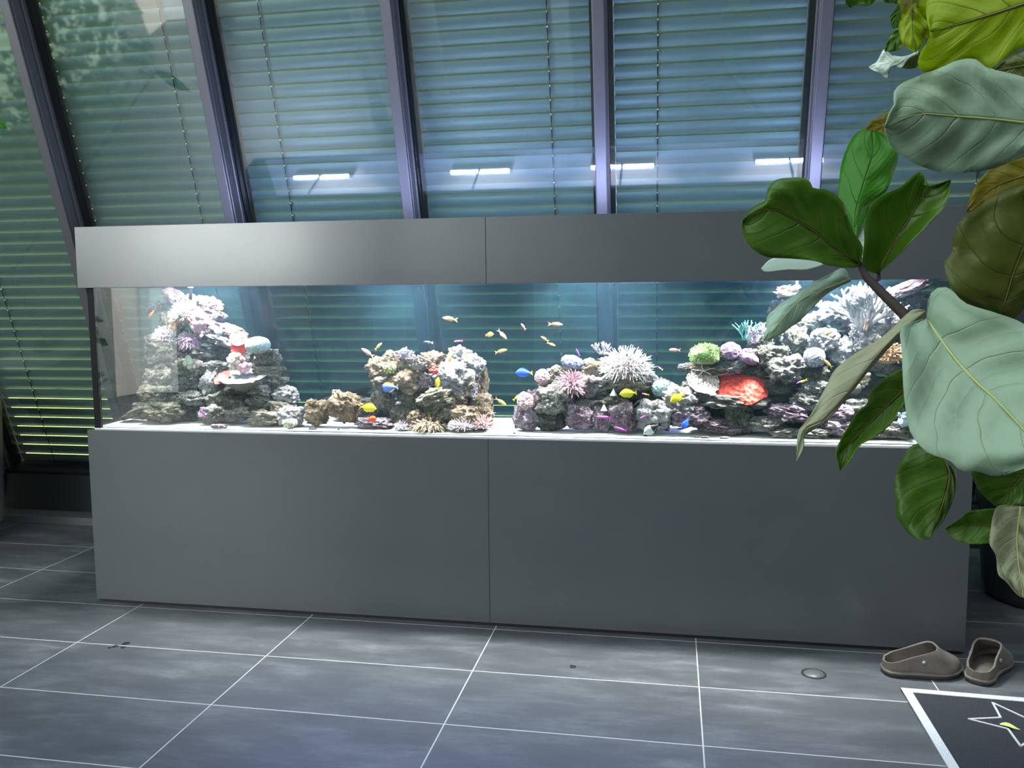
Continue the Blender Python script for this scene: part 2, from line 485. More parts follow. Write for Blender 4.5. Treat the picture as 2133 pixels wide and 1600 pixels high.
# ------------------------------------------------------------------ aquarium: cabinet, tank, hood
TL, TR, SEAM = -1.9403, 1.663, -.144
CT, HB, HT = .7769, 1.395, 1.6552
DEP = .50
cab = thing('aquarium_cabinet', 'long dark grey cabinet with two front panels under the aquarium', 'cabinet', (SEAM, .25, 0))
for x0, x1 in ((TL, SEAM - .0006), (SEAM + .0006, TR)):
    o = MB().box((x0, 0, .014), (x1, .019, CT)).build('front_panel', M['panel'], cab, smooth=False); bevel(o, .0012, 2)
for x0, x1 in ((TL, TL + .019), (TR - .019, TR)):
    MB().box((x0, .0195, .014), (x1, DEP, CT)).build('side_panel', M['panel'], cab, smooth=False)
MB().box((TL + .02, .019, CT - .02), (TR - .02, DEP, CT - .0005)).build('top_board', M['panel'], cab, smooth=False)
MB().box((TL + .012, .007, 0), (TR - .012, DEP - .02, .016)).build('shadow_gap_plinth', M['black'], cab, smooth=False)  # black and set forward, paints the shadow gap under the panels

hood = thing('aquarium_hood', 'long grey hood band with two front panels above the aquarium glass', 'aquarium hood', (SEAM, .25, HB))
for x0, x1 in ((TL - .004, SEAM - .0006), (SEAM + .0006, TR + .004)):
    o = MB().box((x0, -.004, HB), (x1, .015, HT)).build('front_panel', M['panel'], hood, smooth=False); bevel(o, .0012, 2)
for x0, x1 in ((TL - .004, TL + .015), (TR - .015, TR + .004)):
    MB().box((x0, .0155, HB), (x1, DEP, HT)).build('side_panel', M['panel'], hood, smooth=False)
MB().box((TL + .015, DEP - .019, HB + .05), (TR - .015, DEP, HT)).build('back_panel', M['panel'], hood, smooth=False)

GX0, GX1, GY0, GY1 = -1.917, 1.640, .021, .48
WZ = 1.402
tank = thing('aquarium_tank', 'long clear glass aquarium full of bluish water on the grey cabinet', 'aquarium', (SEAM, .25, CT))
MB().box((GX0, GY0, CT + .001), (GX1, GY0 + .012, WZ + .01)).build('front_pane', M['tank'], tank, smooth=False)
MB().box((GX0, GY1 - .012, CT + .001), (GX1, GY1, WZ + .01)).build('back_pane', M['tankback'], tank, smooth=False)
for x0, x1 in ((GX0, GX0 + .012), (GX1 - .012, GX1)):
    MB().box((x0, GY0 + .012, CT + .001), (x1, GY1 - .012, WZ + .01)).build('end_pane', M['tank'], tank, smooth=False)
for x0 in (GX0, GX1 - .03):
    MB().box((x0, GY0 - .001, CT + .001), (x0 + .03, GY0 + .0135, WZ)).build('corner_seal', M['seal'], tank, smooth=False)
MB().box((GX0, GY0 - .002, CT + .0005), (GX1, GY0 + .02, CT + .006)).build('bottom_trim', M['white'], tank, smooth=False)
wm = bpy.data.materials.new('aquarium water'); wm.use_nodes = True; k = N(wm); k.t.nodes.remove(k.p)
vs = k.n('ShaderNodeVolumeScatter', Density=.062, Anisotropy=.0); vs.inputs[0].default_value = (.30, .66, 1, 1)
va = k.n('ShaderNodeVolumeAbsorption', Density=.14); va.inputs[0].default_value = (.45, .86, .92, 1)
ad = k.n('ShaderNodeAddShader'); k.l(vs.outputs[0], ad.inputs[0]); k.l(va.outputs[0], ad.inputs[1]); k.l(ad.outputs[0], k.o.inputs['Volume'])
MB().box((GX0 + .013, GY0 + .013, CT + .0015), (GX1 - .013, GY1 - .013, WZ)).build('water', wm, tank, smooth=False)

# sand
sm = mat('coral sand', (.86, .84, .80), .9); k = N(sm); v = k.coord('Object')
k.l(k.mix(k.noise(v, 120, 3, .7), (.92, .90, .87), (.70, .67, .62)), k.p.inputs['Base Color']); k.l(k.bump(k.noise(v, 160, 3, .7), .5, .004), k.p.inputs['Normal'])


def sandz(x, y):
    return .789 + .020 * (y - .03) + .003 * noise.noise(Vector((x * 3, y * 5, 1)))


sb = MB(); nx, ny = 150, 20
for i in range(nx + 1):
    for j in range(ny + 1):
        x = GX0 + .014 + (GX1 - GX0 - .028) * i / nx; y = GY0 + .014 + (GY1 - GY0 - .028) * j / ny
        sb.v.append((x, y, sandz(x, y)))
for i in range(nx):
    for j in range(ny):
        q = i * (ny + 1) + j; sb.f.append((q, q + ny + 1, q + ny + 2, q + 1)); sb.m.append(0)
o = sb.build('sand_bed', sm); sld = o.modifiers.new('depth', 'SOLIDIFY'); sld.thickness = .004
tag(o, 'white coral sand spread over the aquarium bottom', 'sand', kind='stuff')

# lamps in the open hood: white housings with lit undersides
LAMPS = [(-1.45, 'over the pink-crowned reef'), (-.50, 'over the brown reef'), (.30, 'over the anemone reef'), (1.18, 'over the tall bright reef')]
for (x, w), e in zip(LAMPS, (28, 26, 29, 37)):
    t = thing('aquarium_lamp', 'slim white aquarium lamp inside the hood ' + w, 'aquarium lamp', (x, .12, 1.60), 'aquarium lamps in the hood')
    o = MB().box((x - .18, .05, 1.600), (x + .18, .20, 1.625)).build('housing', M['white'], t, smooth=False); bevel(o, .006)
    MB().box((x - .17, .06, 1.596), (x + .17, .19, 1.5998)).build('diffuser', M['lamp'], t, smooth=False)
    MB().tube([(x, .15, 1.62), (x, .15, 1.640), (x, DEP - .0195, 1.640)], .007, 8).build('bracket', M['white'], t)
    lamp('aquarium_light', 'AREA', e, (1.0, .95, .955), (x, .12, 1.590), (x, .20, 0), .34, .13, 108)
for x, w in LAMPS:
    lamp('added_back_strip', 'AREA', 5.2, (.44, .54, 1.0), (x, .215, 1.628), (x, .9, 2.25), .34, .02)  # added strip behind each housing, throws blue light onto the blinds
lamp('added_blue_strip', 'AREA', 60, (.36, .47, 1.0), (-.1, .462, 1.60), (-.1, 0, 1.585), 3.0, .05)  # added strip without a fixture, turns the hood lining and blinds blue
MB().box((GX0 + .05, .0152, HB + .01), (GX1 - .05, .0182, HT - .004)).build('inner_lining', M['white'], hood, smooth=False)

# ------------------------------------------------------------------ reef rocks
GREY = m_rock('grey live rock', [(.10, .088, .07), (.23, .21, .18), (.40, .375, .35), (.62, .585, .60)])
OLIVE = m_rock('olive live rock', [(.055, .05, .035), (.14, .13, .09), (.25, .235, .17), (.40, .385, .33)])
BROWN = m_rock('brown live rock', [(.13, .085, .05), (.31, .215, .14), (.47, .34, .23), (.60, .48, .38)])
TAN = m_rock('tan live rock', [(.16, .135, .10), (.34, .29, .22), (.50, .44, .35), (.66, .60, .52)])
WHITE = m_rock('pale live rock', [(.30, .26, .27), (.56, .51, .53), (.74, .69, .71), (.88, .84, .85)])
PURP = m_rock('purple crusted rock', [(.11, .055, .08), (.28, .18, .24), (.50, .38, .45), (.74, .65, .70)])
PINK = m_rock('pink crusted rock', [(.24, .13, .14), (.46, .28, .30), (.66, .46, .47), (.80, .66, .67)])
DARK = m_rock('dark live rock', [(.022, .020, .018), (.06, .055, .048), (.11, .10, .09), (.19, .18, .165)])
_ico = {}


def ico(n):
    if n not in _ico:
        b = bmesh.new(); bmesh.ops.create_icosphere(b, subdivisions=n, radius=1)
        _ico[n] = ([v.co.copy() for v in b.verts], [tuple(x.index for x in f.verts) for f in b.faces]); b.free()
    return _ico[n]


def blob(seed, w, d, h, rough=1.0, n=4, tilt=0., box=.35, flat=0.):
    """a lumpy stone of the given size round the origin; tilt in degrees in the picture plane"""
    vs, fs = ico(n); sd = Vector((seed * 7.13, seed * 3.7, seed * 1.9)); P = []
    for p in vs:
        m_ = max(abs(p.x), abs(p.y), abs(p.z)); q = p * ((1 - box) + box * (.80 / m_))
        e = 1 + rough * (.30 * noise.noise(p * 1.5 + sd) + .20 * noise.noise(p * 3.3 + sd * 1.7) - .17 * abs(noise.noise(p * 6.1 + sd * .6)) + .10 * noise.noise(p * 12 + sd))
        P.append(q * e)
    A = np.array([tuple(q) for q in P])
    lo, hi = A.min(0), A.max(0); A = (A - (lo + hi) / 2) / ((hi - lo) / 2)
    if flat: A[:, 2] = np.where(A[:, 2] < -flat, -flat + (A[:, 2] + flat) * .25, A[:, 2])
    A = A * np.array([w / 2, d / 2, h / 2]); t = math.radians(tilt); c, s_ = math.cos(t), math.sin(t)
    X = A[:, 0] * c - A[:, 2] * s_; Z = A[:, 0] * s_ + A[:, 2] * c; A[:, 0] = X; A[:, 2] = Z
    return [tuple(r) for r in A], fs


_shape = []


def rock_shape(i):
    """one of sixteen unit stones, finely pitted; stones share these meshes"""
    while len(_shape) < 16:
        q = len(_shape); vs, fs = ico(5); sd = Vector((q * 7.13, q * 3.7 + 2, q * 1.9)); P = np.empty((len(vs), 3))
        for n_, p in enumerate(vs):
            m_ = max(abs(p.x), abs(p.y), abs(p.z)); r_ = p * (.62 + .38 * .80 / m_); f_ = noise.fractal(p * 5.0 + sd, .7, 2.1, 5)
            e = 1 + .30 * noise.noise(p * 1.5 + sd) + .22 * noise.noise(p * 3.1 + sd * 1.7) + .13 * f_ - .13 * abs(noise.noise(p * 7 + sd * .6))
            P[n_] = r_ * e
        lo, hi = P.min(0), P.max(0); P = (P - (lo + hi) / 2) / ((hi - lo) / 2)
        me = bpy.data.meshes.new('live_rock'); me.from_pydata(P.tolist(), [], fs); me.polygons.foreach_set('use_smooth', [True] * len(fs)); me.materials.append(GREY); me.update(); _shape.append(me)
    return _shape[i % 16]


def stone(name, mt, c, w, d, h, tilt=0., seed=0):
    o = bpy.data.objects.new(name, rock_shape(seed * 5)); COL.objects.link(o); o.location = c
    sg = ((1, 1), (-1, 1), (1, -1), (-1, -1))[(seed // 3) % 4]
    o.scale = (w / 2 * sg[0], d / 2 * sg[1], h / 2); o.rotation_euler = (0, -math.radians(tilt), 0)
    o.material_slots[0].link = 'OBJECT'; o.material_slots[0].material = mt; return o


ORD = ['first', 'second', 'third', 'fourth', 'fifth', 'sixth', 'seventh', 'eighth', 'ninth', 'tenth', 'eleventh', 'twelfth']
ADJ = {id(GREY): 'grey pitted', id(OLIVE): 'olive grey', id(BROWN): 'brown lumpy', id(TAN): 'tan crusty', id(WHITE): 'white crusted', id(PURP): 'purple crusted', id(PINK): 'pink crusted', id(DARK): 'very dark'}
_seed = [0]


def reef(name, end, rows):
    """rows: [(course name, [(px, py, w, h, y, material, tilt, depth factor, roughness)])], pixel centre and size in the photograph, y = distance behind the front of the tank"""
    for course, items in rows:
        for i, it in enumerate(sorted(items, key=lambda q: q[0])):
            px, py, w, h, y, mt = it[:6]; tilt = it[6] if len(it) > 6 else 0; df = it[7] if len(it) > 7 else .7; rg = it[8] if len(it) > 8 else 1.0
            _seed[0] += 1; s = mpp(y); c = aty(px, py, y)
            D = min(max(.05, w * s * df), .20); y = min(max(y, .066 + D / 2), GY1 - .022 - D / 2); s = mpp(y); c = aty(px, py, y); c.x = min(max(c.x, GX0 + .02 + w * s * .56), GX1 - .02 - w * s * .56)
            t_ = math.radians(tilt); ww, hh = w * s * 1.10, h * s * 1.16
            low = (abs(ww * math.sin(t_)) + abs(hh * math.cos(t_))) / 2
            c.z = max(c.z, sandz(c.x, c.y) + low * .96)
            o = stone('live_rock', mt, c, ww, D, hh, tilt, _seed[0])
            tag(o, '%s rock, %s course of the %s, %s from %s' % (ADJ[id(mt)], course, name, ORD[i], end), 'rock', 'live rocks of the ' + name)


reef('pink-crowned reef', 'the end glass', [
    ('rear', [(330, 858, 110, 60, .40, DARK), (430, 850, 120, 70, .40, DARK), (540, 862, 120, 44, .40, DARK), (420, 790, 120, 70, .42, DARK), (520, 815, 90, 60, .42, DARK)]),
    ('bottom', [(232, 868, 44, 50, .36, DARK), (285, 873, 74, 15, .16, TAN, 24, .6, .7), (278, 852, 74, 34, .26, GREY), (345, 874, 96, 46, .15, OLIVE), (395, 882, 40, 24, .2, DARK), (443, 868, 66, 38, .13, GREY, 8),  # first stone is added, stands in for the reflection in the end glass
                (497, 867, 62, 28, .14, GREY, 14), (551, 873, 76, 34, .12, TAN), (607, 876, 58, 40, .12, WHITE, 0, .8, .7)]),
    ('second', [(250, 826, 34, 62, .34, GREY), (312, 826, 92, 52, .3, OLIVE), (402, 830, 72, 32, .18, GREY, -6), (372, 851, 70, 34, .2, OLIVE), (474, 842, 88, 56, .20, OLIVE), (528, 856, 46, 24, .18, GREY, 20),
                (543, 837, 62, 28, .18, OLIVE), (590, 851, 62, 30, .17, TAN, -8), (621, 858, 26, 22, .2, WHITE)]),
    ('third', [(262, 788, 60, 52, .38, DARK), (330, 792, 80, 54, .33, OLIVE), (388, 802, 62, 30, .22, GREY), (436, 797, 44, 50, .20, WHITE, -30), (545, 813, 52, 28, .19, GREY), (598, 819, 58, 32, .20, WHITE, -12), (574, 797, 54, 32, .22, OLIVE, -8), (495, 822, 70, 40, .24, DARK)]),
    ('fourth', [(300, 756, 84, 56, .38, DARK), (392, 772, 70, 50, .25, OLIVE), (452, 766, 74, 30, .26, GREY), (560, 774, 70, 30, .24, OLIVE), (492, 780, 66, 34, .27, OLIVE), (440, 785, 60, 40, .32, DARK)]),
    ('fifth', [(330, 716, 70, 50, .38, OLIVE), (443, 738, 92, 50, .31, DARK), (556, 746, 66, 44, .25, OLIVE), (470, 711, 74, 24, .27, WHITE, -14), (390, 722, 60, 60, .34, DARK), (508, 752, 56, 40, .30, DARK)]),
    ('sixth', [(356, 672, 56, 54, .38, OLIVE), (470, 690, 82, 34, .29, PINK, -18), (430, 684, 58, 50, .31, PURP), (495, 694, 50, 24, .32, TAN, -26)]),
    ('seventh', [(398, 628, 34, 32, .27, PURP), (362, 616, 54, 30, .34, PINK, -28), (436, 634, 56, 34, .29, PINK, -20), (446, 660, 60, 26, .29, PINK), (398, 655, 60, 50, .34, PURP), (300, 640, 46, 22, .41, GREY, 10)]),
])
reef('brown reef', 'the leaning dark ledge', [
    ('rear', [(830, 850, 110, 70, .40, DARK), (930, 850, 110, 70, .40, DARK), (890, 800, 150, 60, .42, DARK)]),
    ('bottom', [(662, 868, 56, 56, .12, BROWN), (716, 869, 74, 64, .08, BROWN, -14, .7), (738, 858, 92, 56, .30, DARK), (782, 884, 84, 20, .12, PURP, 0, .8, .8), (796, 862, 40, 34, .2, DARK), (838, 866, 52, 44, .16, OLIVE), (870, 872, 48, 34, .10, BROWN),
                (918, 858, 78, 56, .12, OLIVE, 12), (972, 866, 66, 42, .11, BROWN), (1008, 868, 40, 52, .14, BROWN)]),
    ('second', [(800, 843, 54, 64, .22, TAN), (860, 837, 54, 46, .17, OLIVE), (906, 828, 76, 40, .12, TAN, 22), (948, 822, 58, 54, .16, BROWN, -24), (1003, 845, 50, 50, .18, BROWN), (962, 845, 44, 30, .22, OLIVE), (985, 822, 34, 40, .26, DARK)]),
    ('third', [(795, 800, 42, 30, .16, TAN), (848, 794, 86, 50, .17, BROWN), (884, 795, 52, 34, .17, PURP), (946, 789, 82, 68, .16, WHITE, -24), (975, 806, 42, 46, .19, WHITE), (1002, 795, 34, 60, .22, BROWN), (900, 782, 60, 50, .28, DARK)]),
    ('upper', [(797, 768, 62, 54, .19, BROWN, 18), (812, 745, 26, 30, .2, BROWN), (842, 768, 64, 56, .20, BROWN), (902, 752, 58, 42, .22, BROWN), (956, 743, 48, 44, .22, WHITE, -20), (984, 758, 54, 42, .21, WHITE, -28), (880, 768, 50, 50, .27, BROWN)]),
])
reef('anemone reef', 'the bare sand gap', [
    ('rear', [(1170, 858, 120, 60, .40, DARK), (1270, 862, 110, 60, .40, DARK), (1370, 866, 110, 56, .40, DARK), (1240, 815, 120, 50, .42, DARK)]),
    ('bottom', [(1097, 874, 60, 46, .13, PURP), (1146, 880, 66, 38, .15, DARK), (1208, 874, 58, 50, .13, PURP, -10), (1253, 868, 40, 54, .14, PURP), (1299, 868, 56, 54, .11, PURP, 10), (1358, 868, 78, 60, .10, WHITE, -10), (1437, 868, 78, 44, .11, PURP), (1492, 901, 118, 26, .05, PURP, -4, .8, 1.2)]),
    ('second', [(1112, 838, 44, 50, .16, PINK, 30), (1153, 832, 84, 62, .14, GREY), (1218, 848, 62, 34, .16, GREY), (1276, 837, 66, 30, .16, OLIVE), (1368, 834, 60, 40, .22, DARK), (1420, 832, 78, 50, .12, WHITE, -26), (1320, 835, 70, 40, .26, DARK), (1240, 845, 60, 50, .28, DARK)]),
    ('third', [(1133, 792, 30, 34, .19, PINK), (1166, 778, 62, 34, .19, TAN, 10), (1232, 768, 56, 40, .2, TAN), (1238, 806, 66, 40, .17, GREY), (1306, 800, 96, 34, .18, TAN), (1348, 788, 46, 32, .2, WHITE, -30), (1185, 800, 70, 50, .26, DARK), (1290, 780, 80, 50, .27, DARK), (1381, 812, 40, 44, .19, OLIVE)]),
    ('top', [(1256, 752, 26, 13, .22, PURP), (1256, 739, 22, 16, .23, DARK), (1204, 768, 34, 22, .22, TAN)]),
])
reef('tall bright reef', 'the green dome coral', [
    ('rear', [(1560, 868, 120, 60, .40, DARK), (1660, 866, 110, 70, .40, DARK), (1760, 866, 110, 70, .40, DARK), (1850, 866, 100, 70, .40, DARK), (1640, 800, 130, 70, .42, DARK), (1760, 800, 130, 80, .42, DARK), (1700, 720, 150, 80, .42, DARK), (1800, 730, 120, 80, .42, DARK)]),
    ('bottom', [(1492, 862, 56, 46, .22, DARK), (1541, 866, 60, 66, .16, OLIVE, 0, .8, .35), (1598, 884, 74, 30, .12, GREY), (1636, 902, 66, 18, .06, GREY), (1700, 904, 72, 18, .06, GREY), (1752, 890, 70, 32, .10, PURP), (1804, 900, 50, 22, .08, GREY), (1852, 896, 70, 34, .09, GREY), (1894, 880, 40, 44, .14, OLIVE)]),
    ('second', [(1440, 812, 40, 34, .2, GREY), (1530, 834, 148, 32, .13, GREY, -3, .8, .6), (1474, 826, 56, 24, .16, GREY), (1640, 860, 88, 36, .11, PURP, -8), (1680, 835, 64, 36, .14, GREY), (1600, 836, 70, 36, .2, DARK), (1742, 866, 76, 40, .13, PURP), (1790, 852, 66, 40, .16, GREY), (1840, 856, 70, 50, .18, GREY), (1660, 885, 80, 30, .2, DARK)]),
    ('third', [(1434, 766, 44, 18, .2, GREY), (1474, 768, 76, 20, .2, BROWN, 0, .8, .5), (1524, 762, 66, 28, .17, GREY), (1572, 768, 56, 32, .2, OLIVE), (1640, 770, 76, 52, .14, GREY, 14), (1622, 804, 60, 34, .18, OLIVE), (1704, 808, 72, 32, .16, GREY), (1696, 782, 56, 34, .18, OLIVE), (1756, 812, 70, 56, .28, DARK), (1575, 805, 80, 50, .28, DARK), (1812, 806, 70, 50, .26, DARK)]),
    ('fourth', [(1560, 744, 44, 32, .19, PURP), (1606, 742, 70, 40, .18, OLIVE), (1662, 708, 44, 52, .22, OLIVE), (1716, 708, 58, 42, .2, WHITE, 12), (1762, 738, 60, 66, .22, WHITE, 38), (1802, 704, 60, 54, .2, WHITE), (1690, 738, 80, 50, .3, DARK), (1745, 770, 90, 60, .32, DARK), (1850, 745, 80, 60, .24, GREY), (1584, 716, 50, 40, .25, OLIVE)]),
    ('fifth', [(1606, 690, 52, 44, .28, OLIVE), (1630, 650, 56, 44, .3, DARK), (1694, 672, 52, 40, .27, OLIVE), (1736, 652, 62, 40, .25, WHITE), (1842, 682, 62, 46, .22, WHITE), (1790, 668, 80, 50, .3, PURP), (1660, 670, 60, 50, .33, DARK), (1880, 676, 60, 60, .27, DARK)]),
    ('top', [(1890, 602, 82, 26, .24, PINK, 20, .5, .6), (1896, 634, 70, 48, .29, DARK), (1848, 638, 50, 40, .26, WHITE), (1694, 628, 30, 20, .3, WHITE)]),
])

# ------------------------------------------------------------------ corals
def coral(name, mb, mats, c, label, cat='coral'):
    return tag(mb.build(name, mats, loc=c, local=True), label, cat)


def tentacles(px, py, w, h, y, n, ln, rad, base, tip, label, seed=1, droop=.5, name='anemone', cat='anemone', up=.25, wave=.25, core=.72):
    """a fleshy column with many tapering tentacles"""
    rng = random.Random(seed); s = mpp(y); c = aty(px, py, y); rx, rz = w * s / 2, h * s / 2; ry = min(rx, .075)
    root = thing(name, label, cat, c)
    v, f = blob(seed + 200, rx * 2 * core, ry * 2 * core, rz * 2 * core, .5, 3)
    b = MB(); b.add(v, f); b.build('column', base, root, local=True)
    t = MB()
    n = int(n * 1.7); rad *= .72
    for i in range(n):
        zz = 1 - (i + .5) / n * 1.55; a = i * 2.39996; q = math.sqrt(max(0, 1 - zz * zz))
        d = Vector((q * math.cos(a), q * math.sin(a), zz)); d.x += rng.uniform(-.15, .15); d.z += rng.uniform(-.1, .1)
        if d.y > .55: continue
        p0 = Vector((d.x * rx, d.y * ry, d.z * rz)) * core * .9
        L = ln * s * rng.uniform(.7, 1.15); side = Vector((rng.uniform(-1, 1), rng.uniform(-1, 1), rng.uniform(-.3, .6))) * wave
        dr = (d + Vector((0, -.25, up)) + side).normalized(); pts = []
        p = p0.copy()
        for k_ in range(6):
            pts.append(p.copy()); dr = (dr + Vector((0, -.02, -droop * .16)) + side * .12 + Vector((math.sin(i * 1.7 + k_ * 1.3), 0, math.cos(i * 2.3 + k_))) * .22).normalized(); p = p + dr * (L / 5)
        r0 = rad * s
        t.tube(pts, [r0 * 1.15, r0, r0 * .9, r0 * .8, r0 * .7, r0 * .45], 5)
    t.build('tentacles', tip, root, local=True)
    return root


def dome(px, py, w, h, y, mt, label, seed, rough=.15, tilt=0, name='brain_coral', n=4, stem=None):
    s = mpp(y); c = aty(px, py, y); v, f = blob(seed + 300, w * s, min(w * s, .16), h * s, rough, n, tilt, .15)
    b = MB(); b.add(v, f); return coral(name, b, mt, c, label)


def plate(px, py, w, h, y, top, under, label, seed, tilt=0., lean=28., name='plate_coral', thick=.012, rag=.16, lump=.004, bowl=.125):
    """a wavy plate with a ragged rim, leaning towards the viewer; the underside is a part"""
    s = mpp(y); c = aty(px, py, y); R = w * s / 2; sd = Vector((seed * 5.1, 3, 7)); b = MB(); u = MB(); nr, na = 9, 48
    sy = min(1.0, .11 / R); lz = h * s / 2
    rot = Matrix.Rotation(math.radians(tilt), 3, 'Y') @ Matrix.Rotation(math.radians(lean), 3, 'X')
    def P(i, j, off):
        q = 2 * PI * j / na; rr = i / nr
        e = 1 + rag * noise.noise(Vector((math.cos(q) * 2.2, math.sin(q) * 2.2, seed))) + rag * .5 * noise.noise(Vector((math.cos(q) * 6, math.sin(q) * 6, seed)))
        x, y_ = R * rr * e * math.cos(q), R * sy * rr * e * math.sin(q)
        z = bowl * R * rr ** 2 + lump * noise.noise(Vector((x * 70, y_ * 70, seed))) - off * (1 - .8 * rr ** 2)
        return rot @ Vector((x, y_, z))
    b.v = [P(i, j, 0) for i in range(nr + 1) for j in range(na)]
    for i in range(nr):
        for j in range(na): b.f.append((i * na + j, i * na + (j + 1) % na, (i + 1) * na + (j + 1) % na, (i + 1) * na + j)); b.m.append(0)
    u.v = [P(i, j, thick + .35 * R * (1 - i / nr) ** 1.5) if i < nr else P(i, j, .001) for i in range(nr + 1) for j in range(na)]
    u.f = [q[::-1] for q in b.f]; u.m = list(b.m)
    o = coral(name, b, top, c, label); u.build('underside', under, o, local=True); return o


def polyps(px, py, w, h, y, n, r, mt, label, seed, name='polyp_coral', cup=False, mt2=None):
    rng = random.Random(seed); s = mpp(y); c = aty(px, py, y); b = MB(); rx, rz = w * s / 2, h * s / 2
    v, f = blob(seed + 400, rx * 1.6, min(rx, .05) * 1.3, rz * 1.6, .6, 3); b.add(v, f)
    o = coral(name, b, mt2 or mt, c, label); t = MB()
    for i in range(n):
        a = i * 2.39996; q = math.sqrt((i + .5) / n) * .95
        p = Vector((rx * q * math.cos(a), -min(rx, .05) * math.sqrt(max(0, 1.02 - q * q)) * 1.0, rz * q * math.sin(a))) + Vector((rng.uniform(-1, 1), 0, rng.uniform(-1, 1))) * r * s * .4
        rr = r * s * rng.uniform(.75, 1.2)
        t.ball(p, rr, n=7, k=5, sq=(1, .6 if cup else .9, 1))
    t.build('polyps', mt, o, local=True); return o


def branches(px, py, w, h, y, n, rad, mt, label, seed, name='branching_coral', spread=1.0, stem=.3, lev=2):
    rng = random.Random(seed); s = mpp(y); c = aty(px, py + h / 2, y); b = MB(); Hh = h * s; Ww = w * s / 2
    def grow(p, d, L, r, l):
        q = [p]; 
        for i in range(3):
            d = (d + Vector((rng.uniform(-.3, .3), rng.uniform(-.3, .2), rng.uniform(-.1, .25)))).normalized(); q.append(q[-1] + d * L / 3)
        b.tube(q, [r, r * .9, r * .82, r * .72], 6); b.ball(q[-1], r * .85, n=6, k=4)
        if l:
            for i in range(rng.choice((2, 3))):
                grow(q[-1 if i else -2], (d + Vector((rng.uniform(-.9, .9), rng.uniform(-.7, .3), rng.uniform(-.2, .6)))).normalized(), L * .7, r * .75, l - 1)
    for i in range(n):
        a = (i + .5) / n * 2 - 1
        grow(Vector((a * Ww * stem, rng.uniform(-.01, .01), 0)), Vector((a * spread * Ww / Hh * 1.6, rng.uniform(-.4, .2), 1)).normalized(), Hh * .52, rad * s, lev)
    return coral(name, b, mt, c, label)


def ruffles(px, py, w, h, y, n, mt, label, seed, name='leather_coral'):
    """upright wavy blades"""
    rng = random.Random(seed); s = mpp(y); c = aty(px, py, y); b = MB(); rx, rz = w * s / 2, h * s / 2
    for i in range(n):
        a = i * 2.39996; q = math.sqrt((i + .5) / n) * .7; o = Vector((rx * q * math.cos(a), -.02 + .03 * rng.random(), rz * q * math.sin(a)))
        yaw = rng.uniform(-1.2, 1.2); L = rx * rng.uniform(.5, .8); hh = rz * rng.uniform(.6, .9); g = MB(); nn = 10; ph = rng.uniform(0, 6)
        ax = Vector((math.cos(yaw), math.sin(yaw) * .6, rng.uniform(-.5, .5))); nrm = Vector((-math.sin(yaw), -.7, .3)).normalized(); upv = Vector((0, -.5, .85))
        v = []
        for k_ in range(nn + 1):
            u_ = k_ / nn * 2 - 1
            for e, off in ((0, 0), (.5, 1), (1, 1)):
                wv = math.sin(u_ * 5 + ph) * .22 * L * e
                v.append(o + ax * (u_ * L * (.4 + .6 * e)) + upv * (hh * e) + nrm * wv)
        f = [(k_ * 3 + j, k_ * 3 + j + 1, (k_ + 1) * 3 + j + 1, (k_ + 1) * 3 + j) for k_ in range(nn) for j in range(2)]
        b.add(v, f)
    v, f = blob(seed + 500, rx * 1.3, .05, rz * 1.2, .6, 3); b.add(v, f)
    ob = coral(name, b, mt, c, label); sd = ob.modifiers.new('thickness', 'SOLIDIFY'); sd.thickness = .0022; return ob


C = dict(
    white=m_soft('white flesh', (1.0, .90, .90), (1.1, 1.05, 1.05)), wpink=m_soft('blush flesh', (.80, .48, .45), (.98, .74, .70)),
    pinknet=m_soft('pink net crust', (.86, .50, .54), (.95, .66, .68), spots=(.40, .16, .22), sscale=120, bump=.9),
    pink=m_soft('pink flesh', (.74, .36, .44), (.90, .60, .66)), mauve=m_soft('mauve flesh', (.48, .26, .40), (.74, .50, .64)),
    orange=m_soft('orange flesh', (.80, .38, .16), (.95, .66, .42)), tan=m_soft('tan flesh', (.74, .52, .32), (.90, .76, .58)),
    red=m_soft('red plate', (.80, .05, .03), (.92, .11, .06), spots=(.42, .04, .03), sscale=58, bump=.9), redb=m_soft('red flesh', (.70, .035, .03), (.80, .09, .08), bump=.6),
    mint=m_brain('mint brain', (.42, .60, .56), (.80, .90, .86), 38), blue=m_brain('blue brain', (.20, .30, .52), (.52, .62, .82), 30),
    aqua=m_soft('aqua honeycomb', (.40, .62, .62), (.62, .80, .76), spots=(.20, .36, .42), sscale=105, bump=.8),
    stripe=m_brain('striped brain', (.34, .32, .42), (.86, .84, .90), 26, 6),
    lilac=m_brain('lilac ridges', (.40, .22, .40), (.74, .52, .70), 22, 3), lav=m_soft('lavender crust', (.46, .40, .52), (.70, .64, .74), bump=.8),
    green=m_soft('green polyps', (.18, .34, .10), (.44, .60, .22)), ygreen=m_soft('yellow green crust', (.50, .55, .18), (.68, .72, .32), bump=.8),
    teal=m_soft('teal tips', (.12, .46, .40), (.30, .70, .58)), grey=m_soft('grey ruffles', (.28, .22, .22), (.46, .38, .36)),
    honey=m_soft('blush honeycomb', (.88, .74, .68), (.95, .86, .80), spots=(.62, .24, .26), sscale=90, bump=.8), peach=m_soft('peach leaves', (.76, .42, .32), (.88, .60, .48)),
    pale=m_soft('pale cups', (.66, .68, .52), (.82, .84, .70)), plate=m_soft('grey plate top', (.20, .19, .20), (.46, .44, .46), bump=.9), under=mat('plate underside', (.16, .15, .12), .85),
    udark=mat('dark underside', (.03, .022, .022), .85), shell=mat('white shell', (.58, .56, .54), .5), ice=m_soft('ice blue flesh', (.52, .74, .82), (.70, .88, .92)),
)
